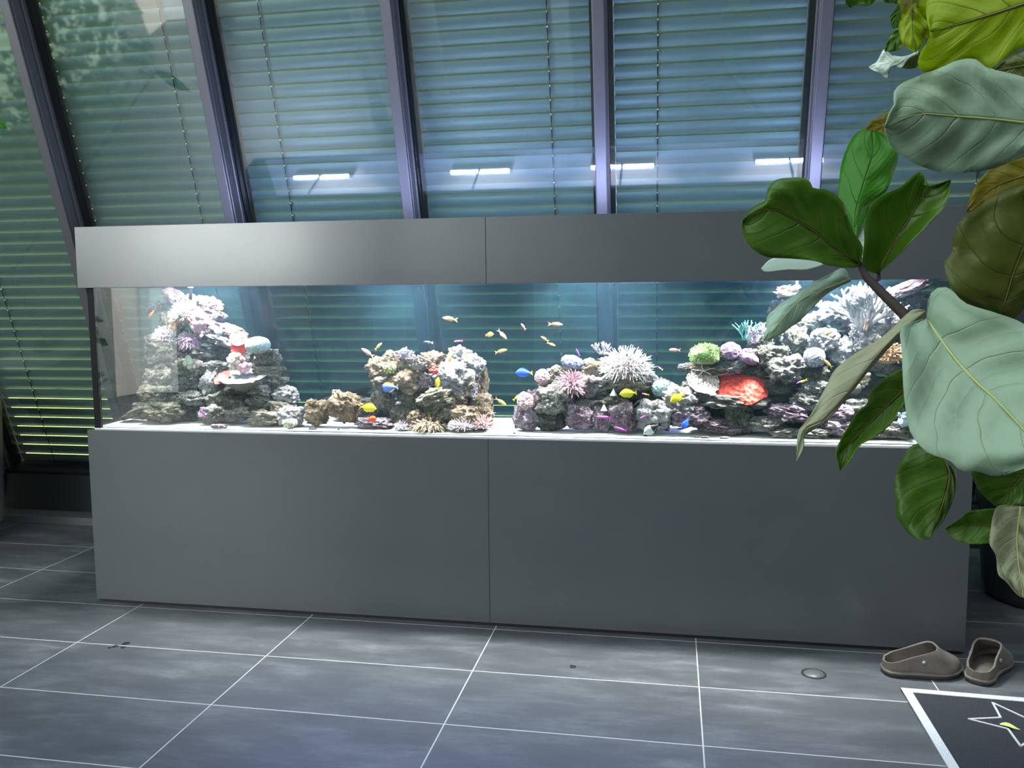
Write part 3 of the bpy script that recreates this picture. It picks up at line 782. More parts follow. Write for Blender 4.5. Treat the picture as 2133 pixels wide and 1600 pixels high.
# pink-crowned reef
tentacles(386, 655, 58, 58, .17, 190, 15, 1.9, C['wpink'], C['white'], 'large white anemone with short tentacles crowning the pink reef', 1, .3)
polyps(418, 668, 34, 44, .17, 20, 8, C['pink'], 'smooth pink bubble coral beside the large white anemone', 30, name='bubble_coral')
tentacles(343, 702, 44, 36, .16, 110, 14, 1.5, C['mauve'], C['white'], 'pinkish white tufted coral low beside the large white anemone', 2, .2, name='tuft_coral', cat='coral')
polyps(364, 668, 20, 40, .165, 14, 6, C['orange'], 'orange coral clump under the edge of the large white anemone', 31)
tentacles(394, 712, 38, 36, .165, 90, 17, 1.9, C['mauve'], C['mauve'], 'drooping mauve coral hanging under the large white anemone', 3, 1.2, name='drooping_coral', cat='coral', up=-.4)
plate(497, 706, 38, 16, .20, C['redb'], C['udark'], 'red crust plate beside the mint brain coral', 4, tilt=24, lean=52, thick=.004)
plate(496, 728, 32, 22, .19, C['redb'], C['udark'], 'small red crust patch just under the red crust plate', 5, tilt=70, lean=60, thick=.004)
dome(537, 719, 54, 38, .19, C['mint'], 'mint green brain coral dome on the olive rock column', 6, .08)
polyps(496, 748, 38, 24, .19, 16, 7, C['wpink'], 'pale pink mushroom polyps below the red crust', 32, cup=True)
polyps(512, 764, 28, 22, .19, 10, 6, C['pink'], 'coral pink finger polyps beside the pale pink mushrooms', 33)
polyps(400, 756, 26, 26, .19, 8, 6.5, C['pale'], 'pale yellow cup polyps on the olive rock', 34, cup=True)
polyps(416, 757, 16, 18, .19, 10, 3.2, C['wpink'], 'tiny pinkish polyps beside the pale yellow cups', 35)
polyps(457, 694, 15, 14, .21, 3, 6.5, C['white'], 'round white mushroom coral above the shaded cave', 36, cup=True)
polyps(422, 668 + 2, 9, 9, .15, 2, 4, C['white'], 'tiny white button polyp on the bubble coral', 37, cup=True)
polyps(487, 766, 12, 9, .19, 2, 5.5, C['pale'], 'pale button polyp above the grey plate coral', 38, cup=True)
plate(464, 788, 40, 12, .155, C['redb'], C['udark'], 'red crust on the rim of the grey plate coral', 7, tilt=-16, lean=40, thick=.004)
plate(505, 789, 104, 20, .165, C['plate'], C['under'], 'wide grey plate coral with frilled rim and dark underside', 8, tilt=2, lean=14, thick=.03, lump=.008)
polyps(460, 642, 14, 12, .22, 8, 3.2, C['orange'], 'orange polyp tuft at the tip of the pink ledge', 39)
polyps(606, 880, 36, 22, .075, 26, 2.6, C['pale'], 'pale green speckled polyps on the whitish end rock', 40)
polyps(603, 881, 10, 10, .06, 5, 2.6, C['orange'], 'small orange polyp spot on the whitish end rock', 41)
# brown reef
polyps(814, 766, 32, 24, .15, 34, 2.6, C['ygreen'], 'yellow green crust coral on the brown reef', 42)
ruffles(845, 741, 42, 26, .17, 10, C['lav'], 'lavender frilled coral on top of the brown reef', 43, name='frilled_coral')
ruffles(872, 762, 50, 36, .15, 11, C['grey'], 'grey brown leather coral with curled fingers', 44)
polyps(908, 772, 22, 12, .16, 8, 4.5, C['redb'], 'small red coral between the white rock and leather coral', 45)
tentacles(894, 887, 78, 26, .095, 170, 18, 1.5, C['tan'], C['tan'], 'tan anemone on the sand before the brown reef', 46, .9, up=.1)
tentacles(963, 887, 64, 24, .09, 150, 13, 1.2, C['mauve'], C['white'], 'white tipped pink anemone on the sand, next to the tan one', 47, .2)
tentacles(1004, 883, 46, 24, .10, 110, 14, 1.3, C['pink'], C['wpink'], 'blush anemone on the sand at the bare gap', 48, .2)
tentacles(837, 889, 38, 14, .08, 80, 9, 1.0, C['mauve'], C['lav'], 'low lavender tufted coral before the brown reef', 49, .3, name='tuft_coral', cat='coral')
plate(722, 828, 116, 20, .33, C['under'], C['udark'], 'thin dark ledge rock leaning against the brown reef', 50, tilt=-17, lean=-8, name='ledge_rock', thick=.02)
# anemone reef
dome(1192, 755, 48, 30, .19, C['blue'], 'blue grey brain coral on the anemone reef', 51, .22, -14)
branches(1254, 727, 44, 24, .21, 7, 2.1, C['lav'], 'lavender branching coral on its stalk of rock', 52, lev=2)
dome(1130, 786, 32, 34, .165, C['pinknet'], 'pink crust coral above the sand gap end of the reef', 53, .5, 30, name='crust_coral')
dome(1096, 838, 36, 46, .13, C['pinknet'], 'pink netted crust coral low at the bare sand gap', 54, .5, 30, name='crust_coral')
tentacles(1190, 806, 60, 50, .15, 230, 22, 1.25, C['mauve'], C['pink'], 'pink anemone with long fine tentacles, the smaller of two', 55, .8)
tentacles(1304, 768, 92, 66, .16, 330, 26, 1.35, C['wpink'], C['white'], 'huge white and blush anemone, largest in the aquarium', 56, .6)
polyps(1232, 789, 24, 9, .14, 6, 5, C['wpink'], 'small peach sponge between the two pink anemones', 57)
dome(1378, 809, 40, 36, .16, C['aqua'], 'aqua honeycomb coral at the foot of the anemone reef', 58, .12)
# tall reef
tentacles(1470, 740, 66, 46, .16, 420, 6, 1.5, C['green'], C['green'], 'green dome coral covered in short polyps', 59, .1, name='dome_coral', cat='coral', core=.9)
dome(1522, 732, 42, 38, .16, C['lilac'], 'lilac ridged coral beside the green dome coral', 60, .35)
dome(1560, 747, 42, 22, .15, C['lilac'], 'flat lilac crust coral below the teal branches', 61, .3, -18, name='crust_coral')
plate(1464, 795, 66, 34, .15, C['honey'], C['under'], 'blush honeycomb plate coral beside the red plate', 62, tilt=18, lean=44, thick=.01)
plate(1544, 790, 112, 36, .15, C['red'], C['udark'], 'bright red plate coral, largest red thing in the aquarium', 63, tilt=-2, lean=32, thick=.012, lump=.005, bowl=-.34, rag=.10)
ruffles(1634, 611, 46, 26, .27, 9, C['peach'], 'peach leafy coral high by the dark inlet pipe', 64, name='frilled_coral')
branches(1552, 690, 30, 36, .22, 5, 1.9, C['teal'], 'teal tipped branching coral on the reef edge', 65)
branches(1572, 698, 34, 34, .21, 6, 2.0, C['lav'], 'grey branching coral behind the teal tips', 66)
branches(1797, 650, 118, 70, .19, 13, 4.6, C['white'], 'big brilliant white tree coral under the lamp', 67, spread=.9, stem=.12, lev=3)
b_ = branches(1800, 676, 22, 26, .17, 3, 3.2, C['peach'], 'pinkish stump of the white tree coral', 68, lev=1)
dome(1696, 745, 42, 40, .15, C['stripe'], 'striped white brain coral in the tall reef', 69, .1)
tentacles(1848, 738, 62, 52, .15, 190, 14, 1.9, C['orange'], C['orange'], 'orange anemone half hidden by fig leaves', 70, .4)
polyps(1800, 786, 18, 34, .16, 16, 4, C['tan'], 'tan finger coral beside the folded fig leaf', 71)
dome(1782, 808, 24, 26, .16, C['under'], 'dull brown round sponge under the tan finger coral', 72, .2, name='sponge')
ruffles(1882, 878, 34, 34, .07, 4, C['ice'], 'ice blue clam at the end of the tall reef', 73, name='giant_clam')
polyps(1700, 738, 8, 10, .3, 5, 2.4, C['ygreen'], 'tiny yellow green polyp above the striped brain coral', 74)
# shells, rubble, stars and pipes
for px, py, r_, lab in ((1278, 818, 8, 'white cone snail under the huge anemone'), (1258, 850, 7.5, 'white cone snail above a magenta fish'), (1486, 818, 7, 'white snail below the honeycomb plate coral')):
    y = .1; s = mpp(y); c = aty(px, py + r_ * .8, y); b = MB()
    b.lathe([(r_ * s * q * (1.04 if i % 2 else .97), r_ * s * (1 - q) * 1.9) for i, q in enumerate((1, .9, .8, .68, .55, .42, .28, .14, .02))], 16)
    coral('snail_shell', b, C['shell'], c, lab, 'snail')
rng = random.Random(8)
for i, (px, py, w, lab) in enumerate([(443, 892, 44, 'flat purple rubble on the sand below the pink-crowned reef'), (640, 896, 22, 'flat purple rubble on the sand before the brown rocks'), (1066, 905, 5, 'lone dark pebble on the bare sand gap'),
                                      (1345, 905, 9, 'pair of dark pebbles under the black and white fish'), (1418, 893, 16, 'whitish pebble beside the deep blue fish'), (1452, 908, 14, 'purple pebble before the long purple rock'), (690, 899, 6, 'grey pebble at the foot of the brown rocks'), (1470, 914, 20, 'wine red rubble at the glass'), (1510, 912, 22, 'pale rubble at the glass'), (628, 886, 14, 'grey lavender pebble beside the brown rocks')]):
    c = atz(px, py, .797); c.y = min(max(c.y, .055), .4); s = mpp(c.y); c.z = sandz(c.x, c.y) + max(.003, w * s * .09)
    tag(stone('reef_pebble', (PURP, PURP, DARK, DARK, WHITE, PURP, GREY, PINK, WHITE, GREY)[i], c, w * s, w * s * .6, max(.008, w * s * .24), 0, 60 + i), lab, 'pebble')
for px, py, r_, y, lab in ((1465, 772, 24, .12, 'thin white brittle star under the green dome coral'), (1026, 861, 9, .11, 'tiny white brittle star at the end of the brown reef')):
    s = mpp(y); c = aty(px, py, y); t = thing('brittle_star', lab, 'starfish', c); b = MB(); b.ball((0, 0, 0), 2.2 * s, sq=(1, .5, 1)); b.build('disc', C['shell'], t, local=True)
    for k_ in range(5):
        a = k_ * 2 * PI / 5 + .4; b = MB(); b.tube([Vector((math.cos(a + .12 * math.sin(q * 3)) * r_ * s * q, -.004 - .004 * q, math.sin(a + .12 * math.sin(q * 3)) * r_ * s * q * .55)) for q in (0, .25, .5, .75, 1)], [.9 * s, .8 * s, .7 * s, .5 * s, .3 * s], 5); b.build('arm', C['shell'], t, local=True)
for px, y, lab in ((397, .25, 'dark inlet pipe dipping onto the pink-crowned reef'), (1660, .30, 'dark inlet pipe dipping behind the pale hanging leaf')):
    top = aty(px, 560, y); bot = aty(px, 624, y); t = thing('inlet_pipe', lab, 'pipe', bot)
    MB().tube([top, bot], .0075, 12).build('pipe', M['pipe'], t); q = aty(px, 600, y); MB().tube([q, q + Vector((0, 0, .012))], .013, 14).build('collar', M['white'], t)
    MB().tube([top, Vector((top.x, GY1 + .004, top.z + .0))], .0075, 10).build('elbow', M['pipe'], t)

# ------------------------------------------------------------------ fish
def fishmat(name, col, col2=None, rough=.4):
    m = mat(name, col, rough, spec=.4); k = N(m)
    k.l(k.mix(k.noise(k.coord('Object'), 40, 2), col, col2 or tuple(min(1, x * 1.2 + .02) for x in col)), k.p.inputs['Base Color']); return m


FM = dict(orange=fishmat('orange scales', (.92, .34, .05), (1.0, .50, .14)), salmon=fishmat('salmon scales', (.88, .28, .18), (.95, .45, .33)), rust=fishmat('rust scales', (.50, .13, .05), (.70, .28, .12)),
          amber=fishmat('amber scales', (.95, .48, .06), (1.0, .62, .20)), yellow=fishmat('yellow scales', (.96, .78, .01), (1.0, .88, .05)), blue=fishmat('blue scales', (.03, .11, .80), (.07, .22, .95)),
          powder=fishmat('powder blue scales', (.14, .25, .72), (.22, .36, .85)), navy=fishmat('navy scales', (.012, .018, .10)), magenta=fishmat('magenta scales', (.72, .05, .60), (.85, .14, .74)),
          violet=fishmat('violet scales', (.22, .03, .34), (.34, .07, .46)), red=fishmat('flame red scales', (.90, .07, .015), (1.0, .16, .04)), black=fishmat('black scales', (.008, .008, .012)),
          pearl=fishmat('pearl scales', (.62, .70, .74), (.80, .85, .86)), eye=mat('fish eye', (.004, .004, .006), .15), pale=fishmat('pale fin', (.70, .80, .88)))
# outline of each kind: upper and lower edge along the body from snout (0) to tail root (1), in body lengths; then fins
SHAPES = dict(
    anthias=([0, .08, .2, .38, .58, .8, 1], [0, .085, .135, .155, .135, .085, .045], [0, -.06, -.115, -.145, -.125, -.075, -.045], .30, .26, 'fork'),
    tang=([0, .08, .2, .38, .58, .8, 1], [.0, .11, .24, .31, .28, .15, .045], [-.02, -.08, -.20, -.27, -.25, -.13, -.045], .16, .24, 'fan'),
    slim=([0, .08, .2, .38, .58, .8, 1], [0, .06, .10, .115, .105, .08, .05], [0, -.05, -.09, -.105, -.095, -.07, -.05], .24, .20, 'fan'),
    wedge=([0, .08, .2, .38, .58, .8, 1], [0, .08, .17, .27, .33, .30, .12], [0, -.05, -.12, -.19, -.23, -.20, -.10], .16, .24, 'fan'))


def fish(label, kind, px, py, length, head, y, mats, yaw=0., fins=None, split=1.0, fat=.11, cat='fish', group=None):
    """mats = (front, rear); split = where the rear colour begins; head = direction of the snout in the picture, degrees"""
    xs, up_, lo_, tl, dh, tail = SHAPES[kind]; s = mpp(y); L = length * s / (1 + tl * .9); c = aty(px, py, y); nb = 10; b = MB(); c.z = max(c.z, sandz(c.x, c.y) + .30 * L)
    xi = np.linspace(0, 1, 15); ui = np.interp(xi, xs, up_); li = np.interp(xi, xs, lo_)
    wi = fat * np.sin(np.pi * np.clip(xi * .86 + .07, 0, 1)) ** .8; wi[0] = .012; ui[0] = .015; li[0] = -.015
    v = []
    for x, u, l_, w_ in zip(xi, ui, li, wi):
        for j in range(nb):
            q = 2 * PI * j / nb; cz, sz = math.cos(q), math.sin(q)
            v.append(((.5 - x) * L, w_ * L * sz, ((u + l_) / 2 + (u - l_) / 2 * cz) * L))
    for i in range(14):
        f = [(i * nb + j, i * nb + (j + 1) % nb, (i + 1) * nb + (j + 1) % nb, (i + 1) * nb + j) for j in range(nb)]
        b.f += f; b.m += [1 if xi[i] >= split - 1e-6 else 0] * nb
    b.v = v; b.f += [tuple(range(nb - 1, -1, -1)), tuple(14 * nb + j for j in range(nb))]; b.m += [0, 1 if split < 1 else 0]
    fm = fins or (mats[1] if split < 1 else mats[0]); fm = fm if isinstance(fm, (tuple, list)) else (fm, fm, fm)
    root = b.build('fish', list(mats), loc=c, local=True); tag(root, label, cat, group)
    a = math.radians(head)
    X = Vector((math.cos(a), 0, math.sin(a))); flip = X.x < 0
    Zp = Vector((-math.sin(a), 0, math.cos(a))) * (-1 if flip else 1); Y = Zp.cross(X)
    R = Matrix((X, Y, Zp)).transposed()
    R = Matrix.Rotation(math.radians(yaw), 3, 'Z') @ R
    root.rotation_euler = R.to_euler()

    def fin(name, pts, m_):
        t = .006 * L; g = MB(); n = len(pts)
        g.add([(x * L, -t, z * L) for x, z in pts] + [(x * L, t, z * L) for x, z in pts], [tuple(range(n)), tuple(range(2 * n - 1, n - 1, -1))] + [(i, i + n, (i + 1) % n + n, (i + 1) % n) for i in range(n)])
        me = g.build(name, m_, None, loc=(0, 0, 0), smooth=False); me.parent = root; return me
    if tail == 'fork': tp = [(-.49, .045), (-.62, .10), (-.5 - tl, .20), (-.5 - tl * .55, .03), (-.5 - tl * .45, 0), (-.5 - tl * .55, -.03), (-.5 - tl, -.20), (-.62, -.10), (-.49, -.045)]
    else: tp = [(-.49, .045), (-.58, .10), (-.5 - tl, .17), (-.5 - tl * .8, 0), (-.5 - tl, -.17), (-.58, -.10), (-.49, -.045)]
    fin('tail_fin', tp, fm[0])
    hi = lambda x: float(np.interp(.5 - x, xs, up_)); lo = lambda x: float(np.interp(.5 - x, xs, lo_))
    k_ = .07 if kind != 'slim' else .05
    fin('dorsal_fin', [(.24, hi(.24) - .01), (.16, hi(.16) + k_ * .8), (0, hi(0) + k_), (-.2, hi(-.2) + k_ * 1.2), (-.38, hi(-.38) + k_ * 1.1), (-.42, hi(-.42) - .01), (0, hi(0) - .02)], fm[1])
    fin('anal_fin', [(.0, lo(0) + .01), (-.1, lo(-.1) - k_ * .9), (-.3, lo(-.3) - k_ * 1.2), (-.4, lo(-.4) - k_ * .6), (-.42, lo(-.42) + .01)], fm[2])
    g = MB()
    for sg in (-1, 1): g.ball((.37 * L, sg * L * float(np.interp(.13, xi, wi)) * .92, .03 * L), .032 * L, n=8, k=6)
    e = g.build('eye', FM['eye'], None, loc=(0, 0, 0)); e.parent = root
    return root


f = FM; GA = 'orange anthias'
fish('orange fish alone near the water surface above the brown reef', 'anthias', 934, 664, 33, 172, .2, (f['orange'], f['orange']))
fish('stubby orange fish turning, above two others at the sand gap', 'tang', 1021, 697, 20, 8, .2, (f['orange'], f['amber']), 40)
fish('pale orange fish diving beside the stubby orange one', 'anthias', 1048, 699, 28, -48, .22, (f['salmon'], f['amber']))
fish('amber fish with its tail to the brown reef, mid water', 'anthias', 1046, 731, 27, 14, .2, (f['amber'], f['amber']))
fish('amber fish low over the bare sand gap', 'anthias', 1045, 838, 28, -32, .2, (f['amber'], f['amber']))
fish('small amber fish above the yellow green crust coral', 'anthias', 790, 720, 22, 42, .2, (f['amber'], f['amber']))
fish('salmon pink fish above the dark leaning ledge', 'anthias', 763, 733, 33, 148, .2, (f['salmon'], f['salmon']))
fish('orange fish standing upright before the white crusted rock', 'anthias', 938, 747, 20, 66, .1, (f['orange'], f['orange']), 30)
fish('tiny orange fish on top of the white crusted rock', 'slim', 972, 743, 15, -58, .14, (f['orange'], f['orange']))
fish('tiny amber fish at the foot of the white crusted rock', 'anthias', 983, 799, 15, 28, .1, (f['amber'], f['amber']), 30)
fish('slim purple fish in mid water above the white crusted rock', 'slim', 953, 711, 19, 186, .2, (f['magenta'], f['violet']))
fish('slim navy fish with pale fins above the leather coral', 'slim', 890, 713, 21, 174, .2, (f['navy'], f['navy']), fins=(f['pale'], f['pale'], f['pale']))
fish('small salmon fish high in the middle of the tank', 'anthias', 1089, 679, 17, 128, .24, (f['salmon'], f['salmon']), 30)
fish('rust brown fish with dark back in the upper water', 'anthias', 1160, 676, 31, -4, .22, (f['rust'], f['rust']))
fish('amber fish above and behind the second of a pair', 'anthias', 1133, 705, 19, 148, .24, (f['orange'], f['yellow']), 20)
fish('orange fish following close below the amber one', 'anthias', 1150, 718, 19, -24, .22, (f['orange'], f['orange']))
fish('orange fish alone between huge anemone and green dome coral', 'anthias', 1403, 729, 23, 179, .2, (f['salmon'], f['amber']))
fish('amber fish over the tan rock beside the blue coral', 'anthias', 1231, 757, 24, 160, .12, (f['amber'], f['yellow']))
fish('tiny purple fish above the blue grey brain coral', 'slim', 1203, 733, 16, 118, .2, (f['violet'], f['magenta']))
fish('tiny fish, purple head and amber tail, above aqua coral', 'slim', 1373, 766, 14, 150, .22, (f['violet'], f['amber']), split=.4)
fish('blue tang with yellow tail beside the anemone reef', 'tang', 1089, 777, 36, 181, .16, (f['blue'], f['blue']), fins=(f['yellow'], f['blue'], f['blue']), fat=.1)
fish('purple and yellow fish over the bare sand gap', 'slim', 1078, 826, 21, 42, .16, (f['magenta'], f['yellow']), split=.5)
fish('magenta fish half behind the pink netted crust coral', 'slim', 1075, 862, 13, 178, .2, (f['magenta'], f['magenta']), 40)
fish('magenta fish before the purple rocks under a white snail', 'slim', 1255, 869, 30, 179, .05, (f['magenta'], f['magenta']))
fish('magenta fish close above the sand under the anemone reef', 'slim', 1291, 893, 25, 164, .048, (f['magenta'], f['magenta']))
fish('small magenta fish before the pale round rock', 'slim', 1338, 869, 15, 200, .05, (f['magenta'], f['magenta']), 40)
fish('pearl white fish with black rear resting over the sand', 'tang', 1356, 895, 40, 212, .045, (f['pearl'], f['black']), split=.55)
fish('deep blue fish nosing down by the purple front rock', 'tang', 1427, 884, 27, 240, .05, (f['blue'], f['blue']), 25)
fish('yellow tang facing the brown reef near the sand', 'tang', 769, 850, 38, -6, .10, (f['yellow'], f['yellow']))
fish('yellow fish seen end on before the purple rock', 'tang', 912, 797, 26, 78, .07, (f['yellow'], f['yellow']), 62)
fish('yellow tang under the huge white anemone', 'tang', 1306, 820, 35, 186, .06, (f['yellow'], f['yellow']))
fish('yellow tang before the white rock, partly turned', 'tang', 1409, 830, 33, 208, .06, (f['yellow'], f['yellow']), 20)
fish('powder blue tang with dark face and yellow back fin', 'tang', 808, 808, 40, 186, .08, (f['navy'], f['powder']), split=.2, fins=(f['pale'], f['yellow'], f['pale']))
fish('flame red fish with pale tail below the yellow tang', 'wedge', 774, 874, 25, 188, .05, (f['red'], f['red']), fins=(f['pale'], f['red'], f['red']))
fish('small black fish in front of the dark cleft', 'slim', 1328, 838, 20, 40, .07, (f['black'], f['black']))
fish('tiny fish, magenta head and yellow tail, beside the yellow tang', 'slim', 1343, 821, 15, 168, .07, (f['magenta'], f['yellow']), split=.5)
fish('violet and yellow fish in the tall reef cleft', 'slim', 1668, 796, 22, 202, .09, (f['violet'], f['yellow']), split=.5)
fish('orange fish before the pale knob below the white tree coral', 'anthias', 1727, 693, 24, 24, .1, (f['amber'], f['orange']))
fish('orange fish beside the striped white brain coral', 'anthias', 1723, 756, 23, 138, .08, (f['amber'], f['orange']))
fish('violet fish in the shade low in the pink-crowned reef', 'slim', 423, 852, 19, 166, .1, (f['violet'], f['violet']))
fish('magenta fish just under the violet one by the olive rocks', 'slim', 420, 864, 19, 152, .09, (f['magenta'], f['violet']))
fish('small red orange fish behind the end glass reflection', 'slim', 314, 656, 22, 232, .22, (f['red'], f['orange']))
fish('tiny black and white fish above the blush anemone', 'tang', 971, 857, 11, 170, .06, (f['black'], f['pearl']), split=.5)

# ------------------------------------------------------------------ floor things: outlet, drops, mat, clogs, planters
ob = MB(); oc = atz(1695, 1404, 0)
t = thing('floor_outlet', 'round floor outlet cover set in the tiles', 'floor outlet', oc)
q = MB().lathe([(.043, 0), (.043, .0022), (.036, .0022), (.0355, .0008)], 40, oc); q.build('ring', M['black'], t)
MB().lathe([(.0352, .0), (.0352, .0012), (.003, .0012)], 40, oc).build('lid', M['ledge'], t)
for i, (px, py, w, lab) in enumerate([(1193, 1389, 15, 'single dark scrap on the tile before the cabinet seam'), (240, 1347, 14, 'dark scrap beside the tile joint, widest of four'), (262, 1341, 17, 'dark scrap on the tile joint, longest of four'), (228, 1350, 9, 'smallest of four dark scraps, end of the row'), (256, 1349, 11, 'dark scrap just under the longest of four')]):
    c = atz(px, py, 0); b = MB(); n = 10
    b.add([(c.x + w * .0008 * math.cos(2 * PI * j / n) * (1 + .3 * math.sin(j * 2.1)), c.y + w * .0008 * math.sin(2 * PI * j / n) * (1 + .25 * math.cos(j * 1.7 + i)), .0004 + zz) for zz in (0, .0012) for j in range(n)],
          [tuple(range(n, 2 * n))] + [(j, (j + 1) % n, (j + 1) % n + n, j + n) for j in range(n)])
    tag(b.build('dirt_scrap', M['black'], loc=c), lab, 'dirt')

mc = mat('mat pile', (.022, .024, .03), .95, spec=.1); k = N(mc); v = k.coord('Object')
k.l(k.mix(k.noise(v, 260, 2, .8), (.008, .009, .013), (.075, .08, .095)), k.p.inputs['Base Color']); k.l(k.bump(k.noise(v, 420, 2), .8, .004), k.p.inputs['Normal'])
mw = mat('mat white pile', (.62, .66, .68), .95, spec=.1); k = N(mw); k.l(k.bump(k.noise(k.coord('Object'), 420, 2), .8, .004), k.p.inputs['Normal'])
k.l(k.mix(k.noise(k.coord('Object'), 200, 2, .8), (.46, .50, .52), (.74, .78, .80)), k.p.inputs['Base Color'])
p0 = atz(1876, 1434, .006); p1 = atz(1975, 1600, .006); p2 = atz(2133, 1455, .006)
ax = (p2 - p0).normalized(); ay = (p1 - p0).normalized(); MWd, MDp = .92, .62
dm = thing('doormat', 'dark doormat with white border and star outline, before the clogs', 'doormat', p0)


def mp_(u, v, z): return p0 + ax * u + ay * v + Vector((0, 0, z - p0.z))


def slab(b, pts, z0, z1):
    n = len(pts); return b.add([mp_(u, v, z) for z in (z0, z1) for u, v in pts], [tuple(range(n - 1, -1, -1)), tuple(range(n, 2 * n))] + [(i, (i + 1) % n, (i + 1) % n + n, i + n) for i in range(n)])


b = MB(); slab(b, [(0, 0), (MWd, 0), (MWd, MDp), (0, MDp)], 0, .007); b.build('pile', mc, dm, smooth=False)
b = MB(); bw = .030
for r_ in ([(0, 0), (MWd, 0), (MWd, bw), (0, bw)], [(0, MDp - bw), (MWd, MDp - bw), (MWd, MDp), (0, MDp)], [(0, bw), (bw, bw), (bw, MDp - bw), (0, MDp - bw)], [(MWd - bw, bw), (MWd, bw), (MWd, MDp - bw), (MWd - bw, MDp - bw)]):
    slab(b, r_, .001, .0088)
b.build('border', mw, dm, smooth=False)
_inv = lambda p: ((p - p0).dot(ax), (p - p0).dot(ay))
su, sv = _inv(atz(2122, 1508, .006)); b = MB()
tl_ = _inv(atz(2012, 1497, .006)); Rr = math.hypot(tl_[0] - su, tl_[1] - sv); a0 = math.atan2(tl_[1] - sv, tl_[0] - su); P = []
for i in range(10):
    rr = Rr if i % 2 == 0 else Rr * .42; P.append((su + rr * math.cos(a0 + i * PI / 5), sv + rr * math.sin(a0 + i * PI / 5)))
for i in range(10):
    (x0, y0), (x1, y1) = P[i], P[(i + 1) % 10]; L = math.hypot(x1 - x0, y1 - y0); nx, ny = -(y1 - y0) / L * .0032, (x1 - x0) / L * .0032; ex, ey = (x1 - x0) / L * .002, (y1 - y0) / L * .002
    slab(b, [(x0 + nx - ex, y0 + ny - ey), (x0 - nx - ex, y0 - ny - ey), (x1 - nx + ex, y1 - ny + ey), (x1 + nx + ex, y1 + ny + ey)], .002, .0092)
b.build('star_outline', mw, dm, smooth=False)
lc = atz(2104, 1513, .012); b = MB()
for i in range(7):
    q = i / 6; w = .011 * math.sin(PI * min(.97, q + .06)); cx = lc.x + (q - .5) * .05; cy_ = lc.y + (.5 - q) * .02
    b.v += [(cx, cy_ - w, .0115 + .004 * math.sin(q * 5)), (cx, cy_, .0105), (cx, cy_ + w, .0125 + .005 * math.sin(q * 4))]
for i in range(6):
    for j in range(2): b.f.append((i * 3 + j, i * 3 + 3 + j, i * 3 + 4 + j, i * 3 + 1 + j)); b.m.append(0)
o = b.build('fallen_leaf', mat('fresh leaf scrap', (.62, .72, .22), .5), loc=lc); o.modifiers.new('t', 'SOLIDIFY').thickness = .0012
tag(o, 'yellow green leaf scrap inside the doormat star', 'leaf')

cm = mat('worn brown rubber', (.17, .145, .125), .62, spec=.35); k = N(cm); v = k.coord('Object')
k.l(k.mix(k.noise(v, 14, 5, .7), (.07, .058, .05), (.215, .185, .162)), k.p.inputs['Base Color']); k.l(k.bump(k.noise(v, 90, 4), .25, .004), k.p.inputs['Normal'])
ci = mat('clog lining', (.055, .055, .055), .7); cs = mat('clog sole', (.035, .032, .03), .7); crv = mat('clog rivet', (.42, .41, .39), .35, metal=.6)


